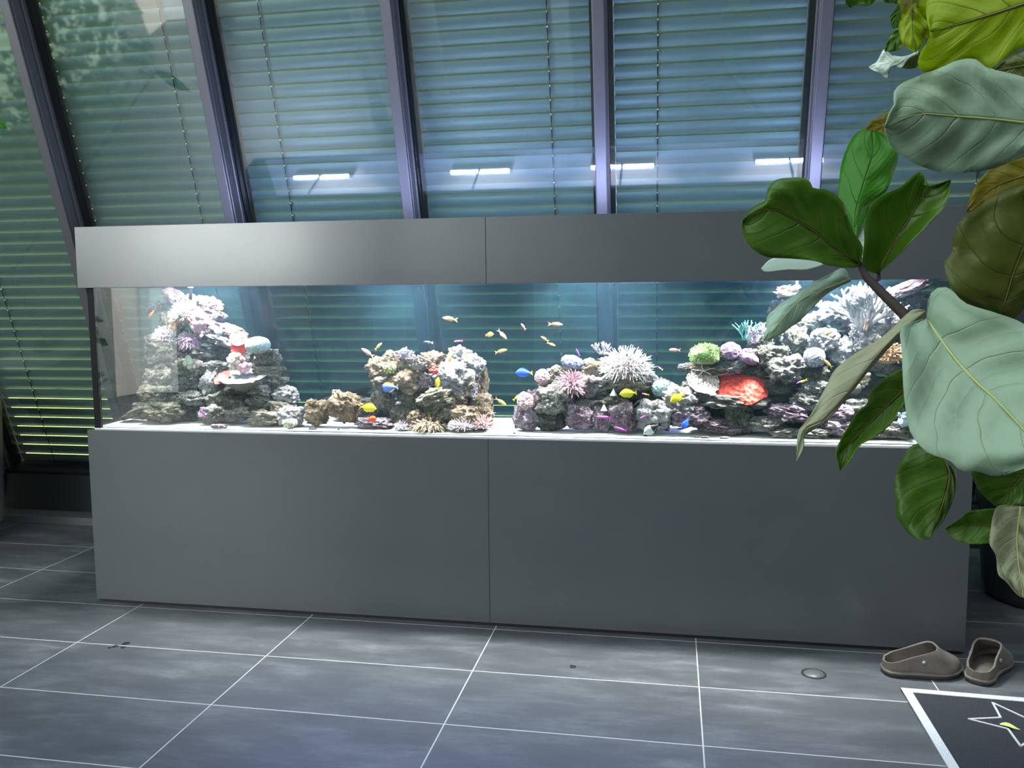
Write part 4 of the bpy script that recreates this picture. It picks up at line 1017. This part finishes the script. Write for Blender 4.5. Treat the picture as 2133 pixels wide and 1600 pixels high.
def clog(label, heel, yawdeg, mirror, group):
    """a rubber clog; x runs from heel (0) to toe (.285)"""
    LN = .275; root = thing('clog', label, 'shoe', (heel.x, heel.y, 0), group); root.rotation_euler = (0, 0, math.radians(yawdeg))
    X = [LN * q / .31 for q in (0, .015, .05, .10, .15, .19, .235, .27, .295, .31)]
    hw = [.014, .036, .046, .045, .050, .056, .058, .050, .034, .010]; ht = [.055, .080, .105, .125, .132, .118, .082, .064, .050, .030]
    off = [0, 0, .000, -.003, -.005, -.004, .002, .008, .013, .016]
    n, m_ = 44, 40; b = MB()
    for i in range(n + 1):
        x = LN * (.5 - .5 * math.cos(PI * i / n)); w = float(np.interp(x, X, hw)); h = float(np.interp(x, X, ht)); oy = float(np.interp(x, X, off)) * mirror
        sp = .010 * max(0, (x - .19) / .085) ** 1.5 + .004 * max(0, (.05 - x) / .05)
        for j in range(m_):
            q = 2 * PI * j / m_; cq, sq = math.cos(q), math.sin(q)
            e = .62 if sq > 0 else .32; yy = w * math.copysign(abs(cq) ** .78, cq); zz = (h * .42 + (h * .58) * abs(sq) ** .9) if sq >= 0 else h * .42 * (1 - abs(sq) ** .55)
            bul = 1 + (.10 if (.12 < x < .26 and zz < .04) else 0) * math.sin(PI * min(1, max(0, (x - .12) / .14)))
            b.v.append((x, yy * bul + oy, zz + sp * (1 if zz < .02 else .6)))
    b.f = [(i * m_ + j, (i + 1) * m_ + j, (i + 1) * m_ + (j + 1) % m_, i * m_ + (j + 1) % m_) for i in range(n) for j in range(m_)] + [tuple(range(m_)), tuple(n * m_ + j for j in range(m_ - 1, -1, -1))]; b.m = [0] * len(b.f)
    o = b.build('upper', [cm, ci], root, local=True)
    bm = bmesh.new(); bm.from_mesh(o.data)
    no = Vector((-.062, 0, .175)).normalized()
    bmesh.ops.bisect_plane(bm, geom=bm.verts[:] + bm.edges[:] + bm.faces[:], plane_co=Vector((0, 0, .046)), plane_no=no, clear_outer=True)
    bmesh.ops.recalc_face_normals(bm, faces=bm.faces); bm.to_mesh(o.data); bm.free()
    sd = o.modifiers.new('wall', 'SOLIDIFY'); sd.thickness = .0065; sd.offset = -1; sd.material_offset = 0; sd.use_rim = True
    bv = o.modifiers.new('soft', 'BEVEL'); bv.width = .0015; bv.segments = 2; bv.limit_method = 'ANGLE'; bv.angle_limit = math.radians(55)

    def ring(name, z0, z1, gr, mt, lift=0.):
        g = MB(); nn = 40
        for z in (z0, z1):
            for i in range(2 * nn):
                t_ = i / nn if i < nn else 2 - i / nn; x = LN * (.5 - .5 * math.cos(PI * t_)); w = float(np.interp(x, X, hw)) + gr; oy = float(np.interp(x, X, off)) * mirror
                sp = lift * max(0, (x - .19) / .085) ** 1.5
                g.v.append((x + (gr if x > .22 else -gr if x < .05 else 0), (w if i < nn else -w) + oy, z + sp))
        k2 = 2 * nn; g.f = [(i, (i + 1) % k2, (i + 1) % k2 + k2, i + k2) for i in range(k2)] + [tuple(range(k2 - 1, -1, -1)), tuple(range(k2, 2 * k2))]; g.m = [0] * len(g.f)
        return g.build(name, mt, root, local=True)
    ring('sole', .0, .011, .002, cs, .010); ring('foxing', .011, .021, .0042, cm, .008); ring('insole', .012, .017, -.010, ci)
    for sg in (-1, 1):
        g = MB(); w = float(np.interp(.12, X, hw)); oy = -.004 * mirror
        g.tube([(.12, sg * (w - .006) + oy, .060), (.12, sg * (w + .003) + oy, .060)], .0078, 14); g.build('rivet', crv, root, local=True)
    g = MB()
    for i in range(4): g.box((.252 - i * .004, -.02 + .011 * i, .026), (.270 - i * .004, -.014 + .011 * i, .034))
    return root


h1 = atz(1846, 1400, 0); clog('worn brown clog lying side on against the cabinet corner', Vector((1.330, -.205, 0)), 8, 1, 'pair of clogs')
clog('worn brown clog pointing away, its open heel showing', Vector((1.622, -.255, 0)), 58, -1, 'pair of clogs')

pg = mat('dark fluted planter', (.018, .022, .022), .45); soil = mat('planter soil', (.03, .022, .015), .95); gm = mat('grey planter', (.20, .215, .215), .5)
pc = atz(2046, 1246, 0) + Vector((.255, .03, 0))
t = thing('planter', 'dark fluted round planter behind the fig leaves', 'planter', pc)
MB().lathe([(.19, 0), (.215, .012), (.235, .05), (.262, .40), (.275, .44), (.275, .46), (.25, .46), (.245, .42)], 72, pc, wob=lambda q: 1 + .018 * math.cos(18 * q)).build('pot', pg, t)
MB().lathe([(.246, .41), (.1, .425), (.01, .43)], 40, pc).build('soil', soil, t)
pc = Vector((-3.41, .70, 0))
t = thing('planter', 'pale grey round planter with black foot before the dark window bay', 'planter', pc)
MB().lathe([(.27, 0), (.28, .10)], 48, pc).build('foot', M['black'], t)
MB().lathe([(.30, .10), (.31, .12), (.335, .78), (.34, .80), (.31, .80), (.305, .76)], 64, pc).build('pot', gm, t)
MB().lathe([(.306, .75), (.1, .76), (.01, .76)], 32, pc).build('soil', soil, t)

# ------------------------------------------------------------------ foliage by the garden window (seen only mirrored in the glass)
fb = MB(); rng = random.Random(4)
for i in range(2600):
    a = rng.random(); y = -5.7 + 3.2 * a; z = rng.uniform(.1, 1.95); x = -6.35 + rng.uniform(-.35, .5) * (1 - z / 5)
    if noise.noise(Vector((y * 1.1, z * 1.1, 5))) + .25 * noise.noise(Vector((y * 3, z * 3, 1))) < -.32: continue
    q = Quaternion((rng.uniform(-1, 1), rng.uniform(-1, 1), rng.uniform(-1, 1), rng.uniform(-1, 1))).normalized(); L = rng.uniform(.07, .15); w = L * .3
    fb.add([Vector((x, y, z)) + q @ Vector(p) for p in ((0, 0, 0), (L * .5, w, .01), (L, 0, 0), (L * .5, -w, .01))], [(0, 1, 2, 3)])
fm_ = m_soft('bush leaves', (.10, .30, .04), (.26, .50, .10))
tag(fb.build('foliage', fm_), 'leafy green bushes along the garden window', 'bush', kind='stuff')

# ------------------------------------------------------------------ fiddle leaf fig
LM = dict(
    dark=m_leaf('leaf top dark', (.048, .120, .008), (.115, .125, .016), (.070, .155, .010), .38, .38, tcol=(.20, .42, .01)),
    bright=m_leaf('leaf top bright', (.040, .20, .006), (.030, .13, .006), (.055, .25, .006), .5, .42, tcol=(.12, .50, .005)),
    pale=m_leaf('leaf underside pale', (.20, .315, .20), (.32, .42, .24), (.26, .37, .27), .16, .55, tcol=(.22, .42, .10), edge=(.42, .36, .26)),
    palef=m_leaf('leaf underside cool', (.30, .47, .34), (.40, .54, .34), (.36, .52, .40), .16, .55, tcol=(.22, .42, .10)),
    lime=m_leaf('leaf lime translucent', (.26, .34, .008), (.10, .12, .008), (.32, .40, .012), .62, .5, tcol=(.62, .78, .01)),  # backlit yellow-green and light-blocking dark veins partly put into the base colour
    limeb=m_leaf('leaf lime with brown blotches', (.26, .34, .01), (.12, .14, .008), (.34, .42, .014), .55, .5, tcol=(.60, .76, .02), spots=(.09, .04, .015)),
    olive=m_leaf('leaf olive', (.070, .115, .014), (.10, .10, .02), (.10, .11, .015), .35, .45, tcol=(.26, .30, .02)),
    amber=m_leaf('leaf amber', (.17, .17, .012), (.12, .11, .015), (.24, .20, .02), .55, .5, tcol=(.50, .46, .02)),
    dusk=m_leaf('leaf underside with brown flush', (.27, .36, .20), (.42, .50, .26), (.34, .29, .20), .2, .55, tcol=(.3, .38, .12)),
    mid=m_leaf('leaf mid green', (.065, .16, .015), (.13, .20, .03), (.10, .22, .02), .35, .42, tcol=(.20, .42, .03)),
    white=m_leaf('leaf pale curl', (.60, .74, .64), (.66, .78, .66), (.66, .78, .70), .2, .5),
    plain=mat('leaf underside plain', (.50, .66, .56), .55), rib=mat('leaf rib', (.33, .38, .12), .5), ribd=mat('dark leaf rib', (.075, .065, .012), .5), bark=mat('fig bark', (.022, .014, .012), .8))
c5 = lambda x, y: (1800 + x / 3.636, y / 3.636)
c6 = lambda x, y: (1530 + x / 3.478, 240 + y / 3.478)
c7 = lambda x, y: (1640 + x / 2.286, 560 + y / 2.286)
c8 = lambda x, y: (1750 + x / 5.57, y / 5.57)
c10 = lambda x, y: (1580 + x / 8.8875, 580 + y / 8.8875)
cK = lambda x, y: (1860 + x / 5.0, 960 + y / 5.0)
_ta = np.linspace(0, 1, 29)


def resample(pts, n):
    P = np.array(pts, float); d = np.r_[0, np.cumsum(np.hypot(*np.diff(P, axis=0).T))]; t = d / d[-1]
    # Catmull-Rom through the points, then even steps
    Q = []
    for i in range(len(P) - 1):
        p0, p1, p2, p3 = P[max(i - 1, 0)], P[i], P[i + 1], P[min(i + 2, len(P) - 1)]
        for u in np.linspace(0, 1, 12, endpoint=False):
            Q.append(.5 * (2 * p1 + (p2 - p0) * u + (2 * p0 - 5 * p1 + 4 * p2 - p3) * u * u + (3 * p1 - p0 - 3 * p2 + p3) * u ** 3))
    Q.append(P[-1]); Q = np.array(Q); d = np.r_[0, np.cumsum(np.hypot(*np.diff(Q, axis=0).T))]; d /= d[-1]
    s_ = np.linspace(0, 1, n); return np.c_[np.interp(s_, d, Q[:, 0]), np.interp(s_, d, Q[:, 1])]


fig = thing('fiddle_leaf_fig', 'fiddle leaf fig with big lobed leaves reaching in before the aquarium', 'plant', (1.75, -2.2, 0))


def leaf(cv, mid, left, right, d0, d1, mt, cup=.03, wave=.006, rib=None, label=None, seed=0, ribr=.0035):
    """a leaf whose midrib runs from d0 (base) to d1 (tip) metres before the camera; the blade cups away from the rib"""
    n, m_ = 34, 7
    Mi, Le, Ri = (resample([cv(*p) for p in q], n) for q in (mid, left, right))
    b = MB(); b.uv = []
    for i in range(n):
        t = i / (n - 1); d = d0 + (d1 - d0) * t
        for j in range(-m_, m_ + 1):
            u = abs(j) / m_; E_ = Le if j < 0 else Ri; p = Mi[i] * (1 - u) + E_[i] * u
            q = d + cup * u ** 1.6 * math.sin(PI * min(1, .12 + .88 * t)) + wave * u * noise.noise(Vector((t * 4.5, j * .25, seed * 3.3))) * 3 + wave * .55 * math.sin(PI * u) ** .7 * math.cos(2 * PI * (4.6 * t - 1.25 * u ** 1.25)) * min(1, 4 * t) * min(1, 3 * (1 - t))
            b.v.append(atd(p[0], p[1], q)); b.uv.append((.5 + .5 * j / m_, t))
    w = 2 * m_ + 1
    for i in range(n - 1):
        for j in range(w - 1): b.f.append((i * w + j, i * w + j + 1, (i + 1) * w + j + 1, (i + 1) * w + j)); b.m.append(0)
    uv = b.uv; o = b.build('leaf', mt, fig)
    sd = o.modifiers.new('thickness', 'SOLIDIFY'); sd.thickness = .0011; sd.offset = 0
    if label: o['label'] = label
    if rib is not False:
        r = MB(); k_ = [atd(Mi[i][0], Mi[i][1], d0 + (d1 - d0) * i / (n - 1) - .0012) for i in range(0, n, 3)]
        r.tube(k_, [ribr * .62 * (1 - .75 * i / (len(k_) - 1)) for i in range(len(k_))], 6); ro = r.build('midrib', rib or LM['ribd'], o)
    return o


# the sprig before the hood
leaf(c6, [(905, 1085), (860, 1045), (700, 940), (560, 830), (450, 770), (320, 690), (180, 700), (60, 760)],
     [(905, 1085), (930, 960), (870, 860), (820, 760), (800, 660), (740, 580), (650, 535), (575, 532), (553, 490), (510, 455), (430, 452), (310, 465), (240, 535), (228, 615), (140, 660), (60, 760)],
     [(905, 1085), (860, 1105), (700, 1090), (580, 1055), (430, 1040), (250, 1030), (150, 985), (90, 920), (50, 820), (60, 760)], 1.78, 1.66, LM['dark'], -.03, .01, seed=1)
leaf(c6, [(875, 900), (870, 780), (885, 660), (940, 480), (1000, 280), (1000, 110)], [(875, 900), (830, 800), (755, 600), (765, 420), (790, 300), (850, 170), (920, 105), (1000, 105)],
     [(875, 900), (905, 870), (940, 790), (985, 650), (1090, 560), (1150, 430), (1185, 290), (1140, 190), (1060, 125), (1000, 105)], 1.86, 1.94, LM['bright'], .03, .008, seed=2, rib=False)
leaf(c6, [(1045, 1150), (1080, 1060), (1160, 920), (1270, 740), (1390, 560), (1568, 466)], [(1045, 1150), (935, 1100), (942, 900), (940, 790), (990, 650), (1090, 570), (1200, 520), (1300, 430), (1345, 408), (1378, 445), (1392, 515), (1568, 466)],
     [(1045, 1150), (1085, 1110), (1200, 1000), (1400, 800), (1520, 670), (1555, 560), (1568, 466)], 1.80, 1.72, LM['dark'], -.045, .006, seed=3)
leaf(c10, [(1700, 0), (1500, 90), (1250, 190), (1050, 270), (780, 400), (500, 680), (280, 950), (95, 1160)], [(1700, 0), (1560, -190), (1250, -40), (1050, 60), (800, 200), (640, 330), (430, 450), (290, 580), (180, 680), (140, 780), (158, 830), (140, 960), (100, 1080), (95, 1160)],
     [(1700, 0), (1700, 60), (1500, 150), (1250, 300), (1050, 500), (800, 750), (600, 900), (350, 1080), (160, 1150), (95, 1160)], 1.80, 1.66, LM['palef'], .02, .006, LM['rib'], 'long pale leaf hanging down from the sprig', 4, .0025)
leaf(c6, [(640, 1060), (520, 1060), (380, 1085), (192, 1110)], [(640, 1040), (560, 1040), (400, 1030), (270, 1040), (192, 1110)], [(640, 1085), (520, 1120), (380, 1120), (230, 1135), (192, 1110)], 1.86, 1.84, LM['plain'], .0, .0, False, None, 5)
leaf(c6, [(935, 1060), (930, 950), (938, 808)], [(935, 1060), (895, 900), (938, 808)], [(935, 1060), (962, 900), (938, 808)], 1.87, 1.9, LM['white'], .0, .0, False, None, 6)
b = MB(); P = [(c6(900, 1070), 1.78), (c6(960, 1180), 1.75), (c6(1070, 1290), 1.71), (c6(1215, 1430), 1.66), ((1930, 712), 1.62), ((1990, 790), 1.62), ((2080, 900), 1.66), ((2220, 1010), 1.72), ((2330, 1120), 1.78)]
b.tube([atd(p[0], p[1], d) for p, d in P], [.0055, .008, .0095, .0105, .011, .012, .013, .014, .016], 10); b.build('branch', LM['bark'], fig)
b = MB(); b.tube([atd(*c6(1045, 1145), 1.80), atd(*c6(1048, 1190), 1.775), atd(*c6(1000, 1215), 1.74)], .0035, 7); b.build('petiole', LM['bark'], fig)
# large pale leaf and its neighbours
leaf(c7, [(665, 238), (720, 320), (800, 430), (900, 540), (1000, 630), (1120, 760), (1250, 900)], [(665, 238), (590, 255), (538, 285), (545, 400), (555, 600), (580, 760), (620, 830), (680, 882), (770, 912), (830, 965), (900, 962), (1000, 988), (1127, 950), (1250, 900)],
     [(665, 238), (668, 160), (688, 110), (740, 84), (790, 108), (850, 165), (1000, 213), (1130, 265), (1300, 400), (1360, 620), (1250, 900)], 1.50, 1.30, LM['pale'], -.02, .012, LM['rib'], 'largest pale leaf, its underside towards the camera', 7, .0045)
leaf(c7, [(660, 205), (560, 282), (520, 315), (430, 410), (370, 485), (305, 570), (230, 655), (150, 735), (72, 768), (44, 916)], [(655, 195), (600, 194), (545, 238), (430, 340), (330, 398), (230, 478), (180, 568), (120, 680), (80, 738), (50, 785), (44, 916)],
     [(665, 215), (575, 300), (532, 328), (442, 424), (378, 498), (312, 582), (240, 668), (150, 752), (85, 790), (78, 850), (44, 916)], 1.56, 1.46, LM['dusk'], .02, .004, LM['ribd'], 'long folded leaf with brown flush and curled tip', 8, .0028)
leaf(c7, [(590, 540), (530, 600), (430, 695), (340, 790), (270, 870), (250, 966)], [(590, 470), (550, 474), (480, 508), (400, 578), (380, 640), (335, 682), (290, 750), (250, 820), (228, 880), (244, 930), (250, 966)],
     [(600, 560), (585, 610), (540, 662), (490, 742), (420, 800), (345, 842), (302, 910), (250, 966)], 1.60, 1.54, LM['mid'], -.025, .006, None, 'green leaf with pale turned edge over the aquarium rim', 9)
leaf(c7, [(700, 850), (765, 940), (770, 1020), (740, 1120), (700, 1220), (678, 1287)], [(660, 830), (600, 838), (560, 880), (520, 960), (508, 1040), (516, 1120), (522, 1180), (560, 1240), (600, 1280), (640, 1292), (678, 1287)],
     [(740, 870), (785, 940), (802, 970), (802, 1040), (782, 1120), (742, 1200), (702, 1250), (678, 1287)], 1.66, 1.62, LM['dark'], .02, .008, None, 'dark leaf hanging before the cabinet panel', 10)
leaf(cK, [(1120, 670), (1000, 675), (850, 665), (700, 672), (545, 705)], [(1120, 490), (1000, 500), (850, 515), (760, 545), (705, 598), (620, 652), (545, 705)], [(1120, 860), (1000, 862), (850, 866), (720, 850), (640, 812), (575, 755), (545, 705)], 1.72, 1.76, LM['mid'], -.02, .004, None, 'short leaf pointing at the cabinet edge', 11)
leaf(c7, [(1180, 930), (1100, 1010), (1040, 1080), (990, 1130)], [(1040, 900), (930, 930), (878, 968), (905, 1040), (945, 1090), (990, 1130)], [(1260, 1000), (1200, 1080), (1127, 1118), (1060, 1132), (990, 1130)], 1.62, 1.68, LM['dark'], -.02, .004, None, None, 12)
leaf(cK, [(1330, 480), (1290, 800), (1310, 1100), (1360, 1425)], [(1230, 470), (1085, 480), (1020, 700), (1008, 860), (1072, 985), (1098, 1180), (1180, 1258), (1290, 1385), (1360, 1425)], [(1420, 480), (1480, 700), (1510, 1000), (1470, 1300), (1360, 1425)], 1.46, 1.40, LM['dusk'], -.02, .012, LM['rib'], 'broad olive leaf with brown tip beside the dark planter', 13)
leaf(c6, [(2240, 400), (2000, 470), (1850, 540), (1682, 700)], [(2220, 250), (2100, 300), (2000, 328), (1870, 370), (1800, 440), (1735, 530), (1698, 620), (1682, 700)], [(2240, 560), (2050, 620), (1850, 680), (1740, 710), (1682, 700)], 1.66, 1.70, LM['amber'], .0, .004, None, None, 14)
leaf(c6, [(1930, 1450), (1975, 1300), (2020, 1150), (2080, 1000), (2130, 860), (2190, 520)], [(1930, 1450), (1850, 1425), (1750, 1398), (1640, 1342), (1580, 1272), (1532, 1150), (1520, 1052), (1572, 1010), (1572, 950), (1590, 860), (1635, 765), (1720, 700), (1800, 640), (1950, 540), (2100, 498), (2190, 520)],
     [(1930, 1450), (2000, 1475), (2060, 1450), (2130, 1350), (2230, 1100), (2260, 800), (2190, 520)], 1.55, 1.46, LM['olive'], .02, .010, None, 'big dark olive leaf over the hood end', 15)
leaf(c5, [(1380, 955), (1211, 930), (1000, 905), (700, 882), (400, 866), (155, 965)], [(1380, 700), (1300, 640), (1211, 585), (1050, 545), (960, 520), (850, 450), (720, 448), (600, 505), (470, 552), (290, 630), (222, 700), (226, 790), (190, 850), (155, 965)],
     [(1380, 1150), (1300, 1180), (1211, 1190), (950, 1282), (700, 1312), (590, 1306), (440, 1262), (260, 1162), (175, 1050), (155, 965)], 1.42, 1.34, LM['pale'], .03, .014, LM['rib'], 'wide pale leaf just below the lime leaf', 16, .0035)
leaf(c5, [(1400, -30), (1211, 30), (960, 112), (700, 190), (600, 218), (500, 238)], [(1400, -330), (1100, -280), (760, -160), (560, -70), (480, 0), (472, 100), (500, 238)],
     [(1400, 250), (1211, 352), (1050, 455), (960, 520), (900, 490), (850, 450), (760, 444), (640, 480), (540, 528), (450, 546), (405, 490), (430, 392), (490, 310), (500, 238)], 1.22, 1.24, LM['lime'], .02, .008, LM['ribd'], 'big lime leaf lit through from above', 17, .004)
leaf(c5, [(375, -80), (370, 60), (368, 220), (392, 396)], [(255, -80), (266, 30), (282, 120), (262, 215), (280, 310), (340, 370), (392, 396)], [(490, -80), (484, 60), (484, 130), (506, 240), (455, 335), (392, 396)], 1.28, 1.29, LM['limeb'], .02, .006, False, 'lime leaf with brown blotches', 18)
leaf(c5, [(320, 220), (240, 290), (155, 388)], [(280, 190), (215, 250), (175, 320), (155, 388)], [(330, 300), (300, 350), (230, 388), (155, 388)], 1.36, 1.38, LM['mid'], .0, .003, False, None, 19)
leaf(c5, [(410, 400), (330, 430), (220, 470), (120, 500), (36, 510)], [(408, 385), (320, 425), (210, 420), (152, 376), (100, 460), (36, 510)], [(412, 410), (340, 445), (285, 508), (200, 512), (182, 590), (100, 552), (36, 510)], 1.36, 1.40, LM['white'], .01, .004, False, 'pale curled leaf tip below the blotched leaf', 20)
leaf(c5, [(420, 395), (370, 440), (290, 515)], [(400, 400), (340, 440), (290, 515)], [(430, 410), (400, 505), (340, 520), (290, 515)], 1.37, 1.42, LM['olive'], .0, .0, False, None, 21)
leaf(c5, [(300, 10), (250, 100), (218, 222)], [(270, 20), (205, 110), (203, 165), (218, 222)], [(330, 60), (290, 180), (218, 222)], 1.4, 1.42, LM['dark'], .0, .0, False, None, 22)
leaf(c8, [(330, -80), (220, -20), (118, 88)], [(200, -100), (40, -40), (62, 20), (72, 55), (118, 88)], [(480, -60), (400, 10), (330, 68), (190, 55), (118, 88)], 1.4, 1.44, LM['mid'], .0, .004, False, None, 23)
leaf(c8, [(700, -60), (600, 0), (520, 25)], [(600, -90), (520, -40), (500, 0), (520, 25)], [(740, -10), (670, 40), (600, 38), (520, 25)], 1.4, 1.44, LM['mid'], .0, .004, False, None, 24)
leaf(c5, [(260, 880), (150, 930), (18, 985)], [(235, 825), (130, 875), (60, 910), (30, 945), (18, 985)], [(230, 960), (160, 1005), (80, 995), (18, 985)], 1.46, 1.5, LM['amber'], .0, .003, False, None, 25)
leaf(c5, [(1350, 470), (1200, 500), (950, 545)], [(1350, 330), (1211, 388), (1080, 450), (950, 545)], [(1350, 640), (1211, 620), (1050, 590), (950, 545)], 1.5, 1.52, LM['olive'], .0, .003, None, None, 26)
# trunk and pot stand beside the view
tb = Vector((2.12, -1.72, 0)); b = MB()
b.tube([tb + Vector((0, 0, .40)), tb + Vector((.02, -.02, .8)), tb + Vector((-.02, -.05, 1.2)), tb + Vector((.03, -.1, 1.75)), tb + Vector((0, -.12, 2.3))], [.022, .021, .019, .016, .010], 12)
for q in ((1.0, (2330, 1120), 1.78), (1.25, (2240, 800), 1.50), (1.5, (2260, 560), 1.55), (1.8, (2280, 262), 1.42), (2.05, (2280, -10), 1.25)):
    b.tube([tb + Vector((.0, -.06, q[0])), atd(q[1][0], q[1][1], q[2])], [.012, .008], 8)
b.build('trunk', LM['bark'], fig)
MB().lathe([(.15, 0), (.19, .02), (.215, .38), (.22, .40), (.20, .40), (.195, .37), (.01, .37)], 40, tb).build('pot', pg, fig)

# sprig of another plant at the far side, above the grey planter
sp = atd(9, 262, 3.7); t = thing('potted_sprig', 'bright green leaf tip rising from the grey planter', 'plant', (sp.x - .2, sp.y, .76))
b = MB(); b.tube([(pc.x, pc.y, .765), (pc.x + .02, pc.y, 1.3), (sp.x - .16, sp.y, sp.z + .12)], .006, 6); b.build('stem', LM['mid'], t)
b = MB(); b.uv = []
for i in range(9):
    q = i / 8; c = Vector((sp.x - .16, sp.y, sp.z + .12)).lerp(atd(16, 268, 3.7), q); w = .035 * math.sin(PI * min(.985, q * .9 + .08))
    for j in (-1, 0, 1): b.v.append((c.x + .4 * w * j, c.y - .005 * abs(j), c.z + w * j)); b.uv.append((.5 + .5 * j, q))
for i in range(8):
    for j in range(2): b.f.append((i * 3 + j, i * 3 + j + 1, i * 3 + j + 4, i * 3 + j + 3)); b.m.append(0)
b.build('leaf', LM['bright'], t).modifiers.new('t', 'SOLIDIFY').thickness = .001
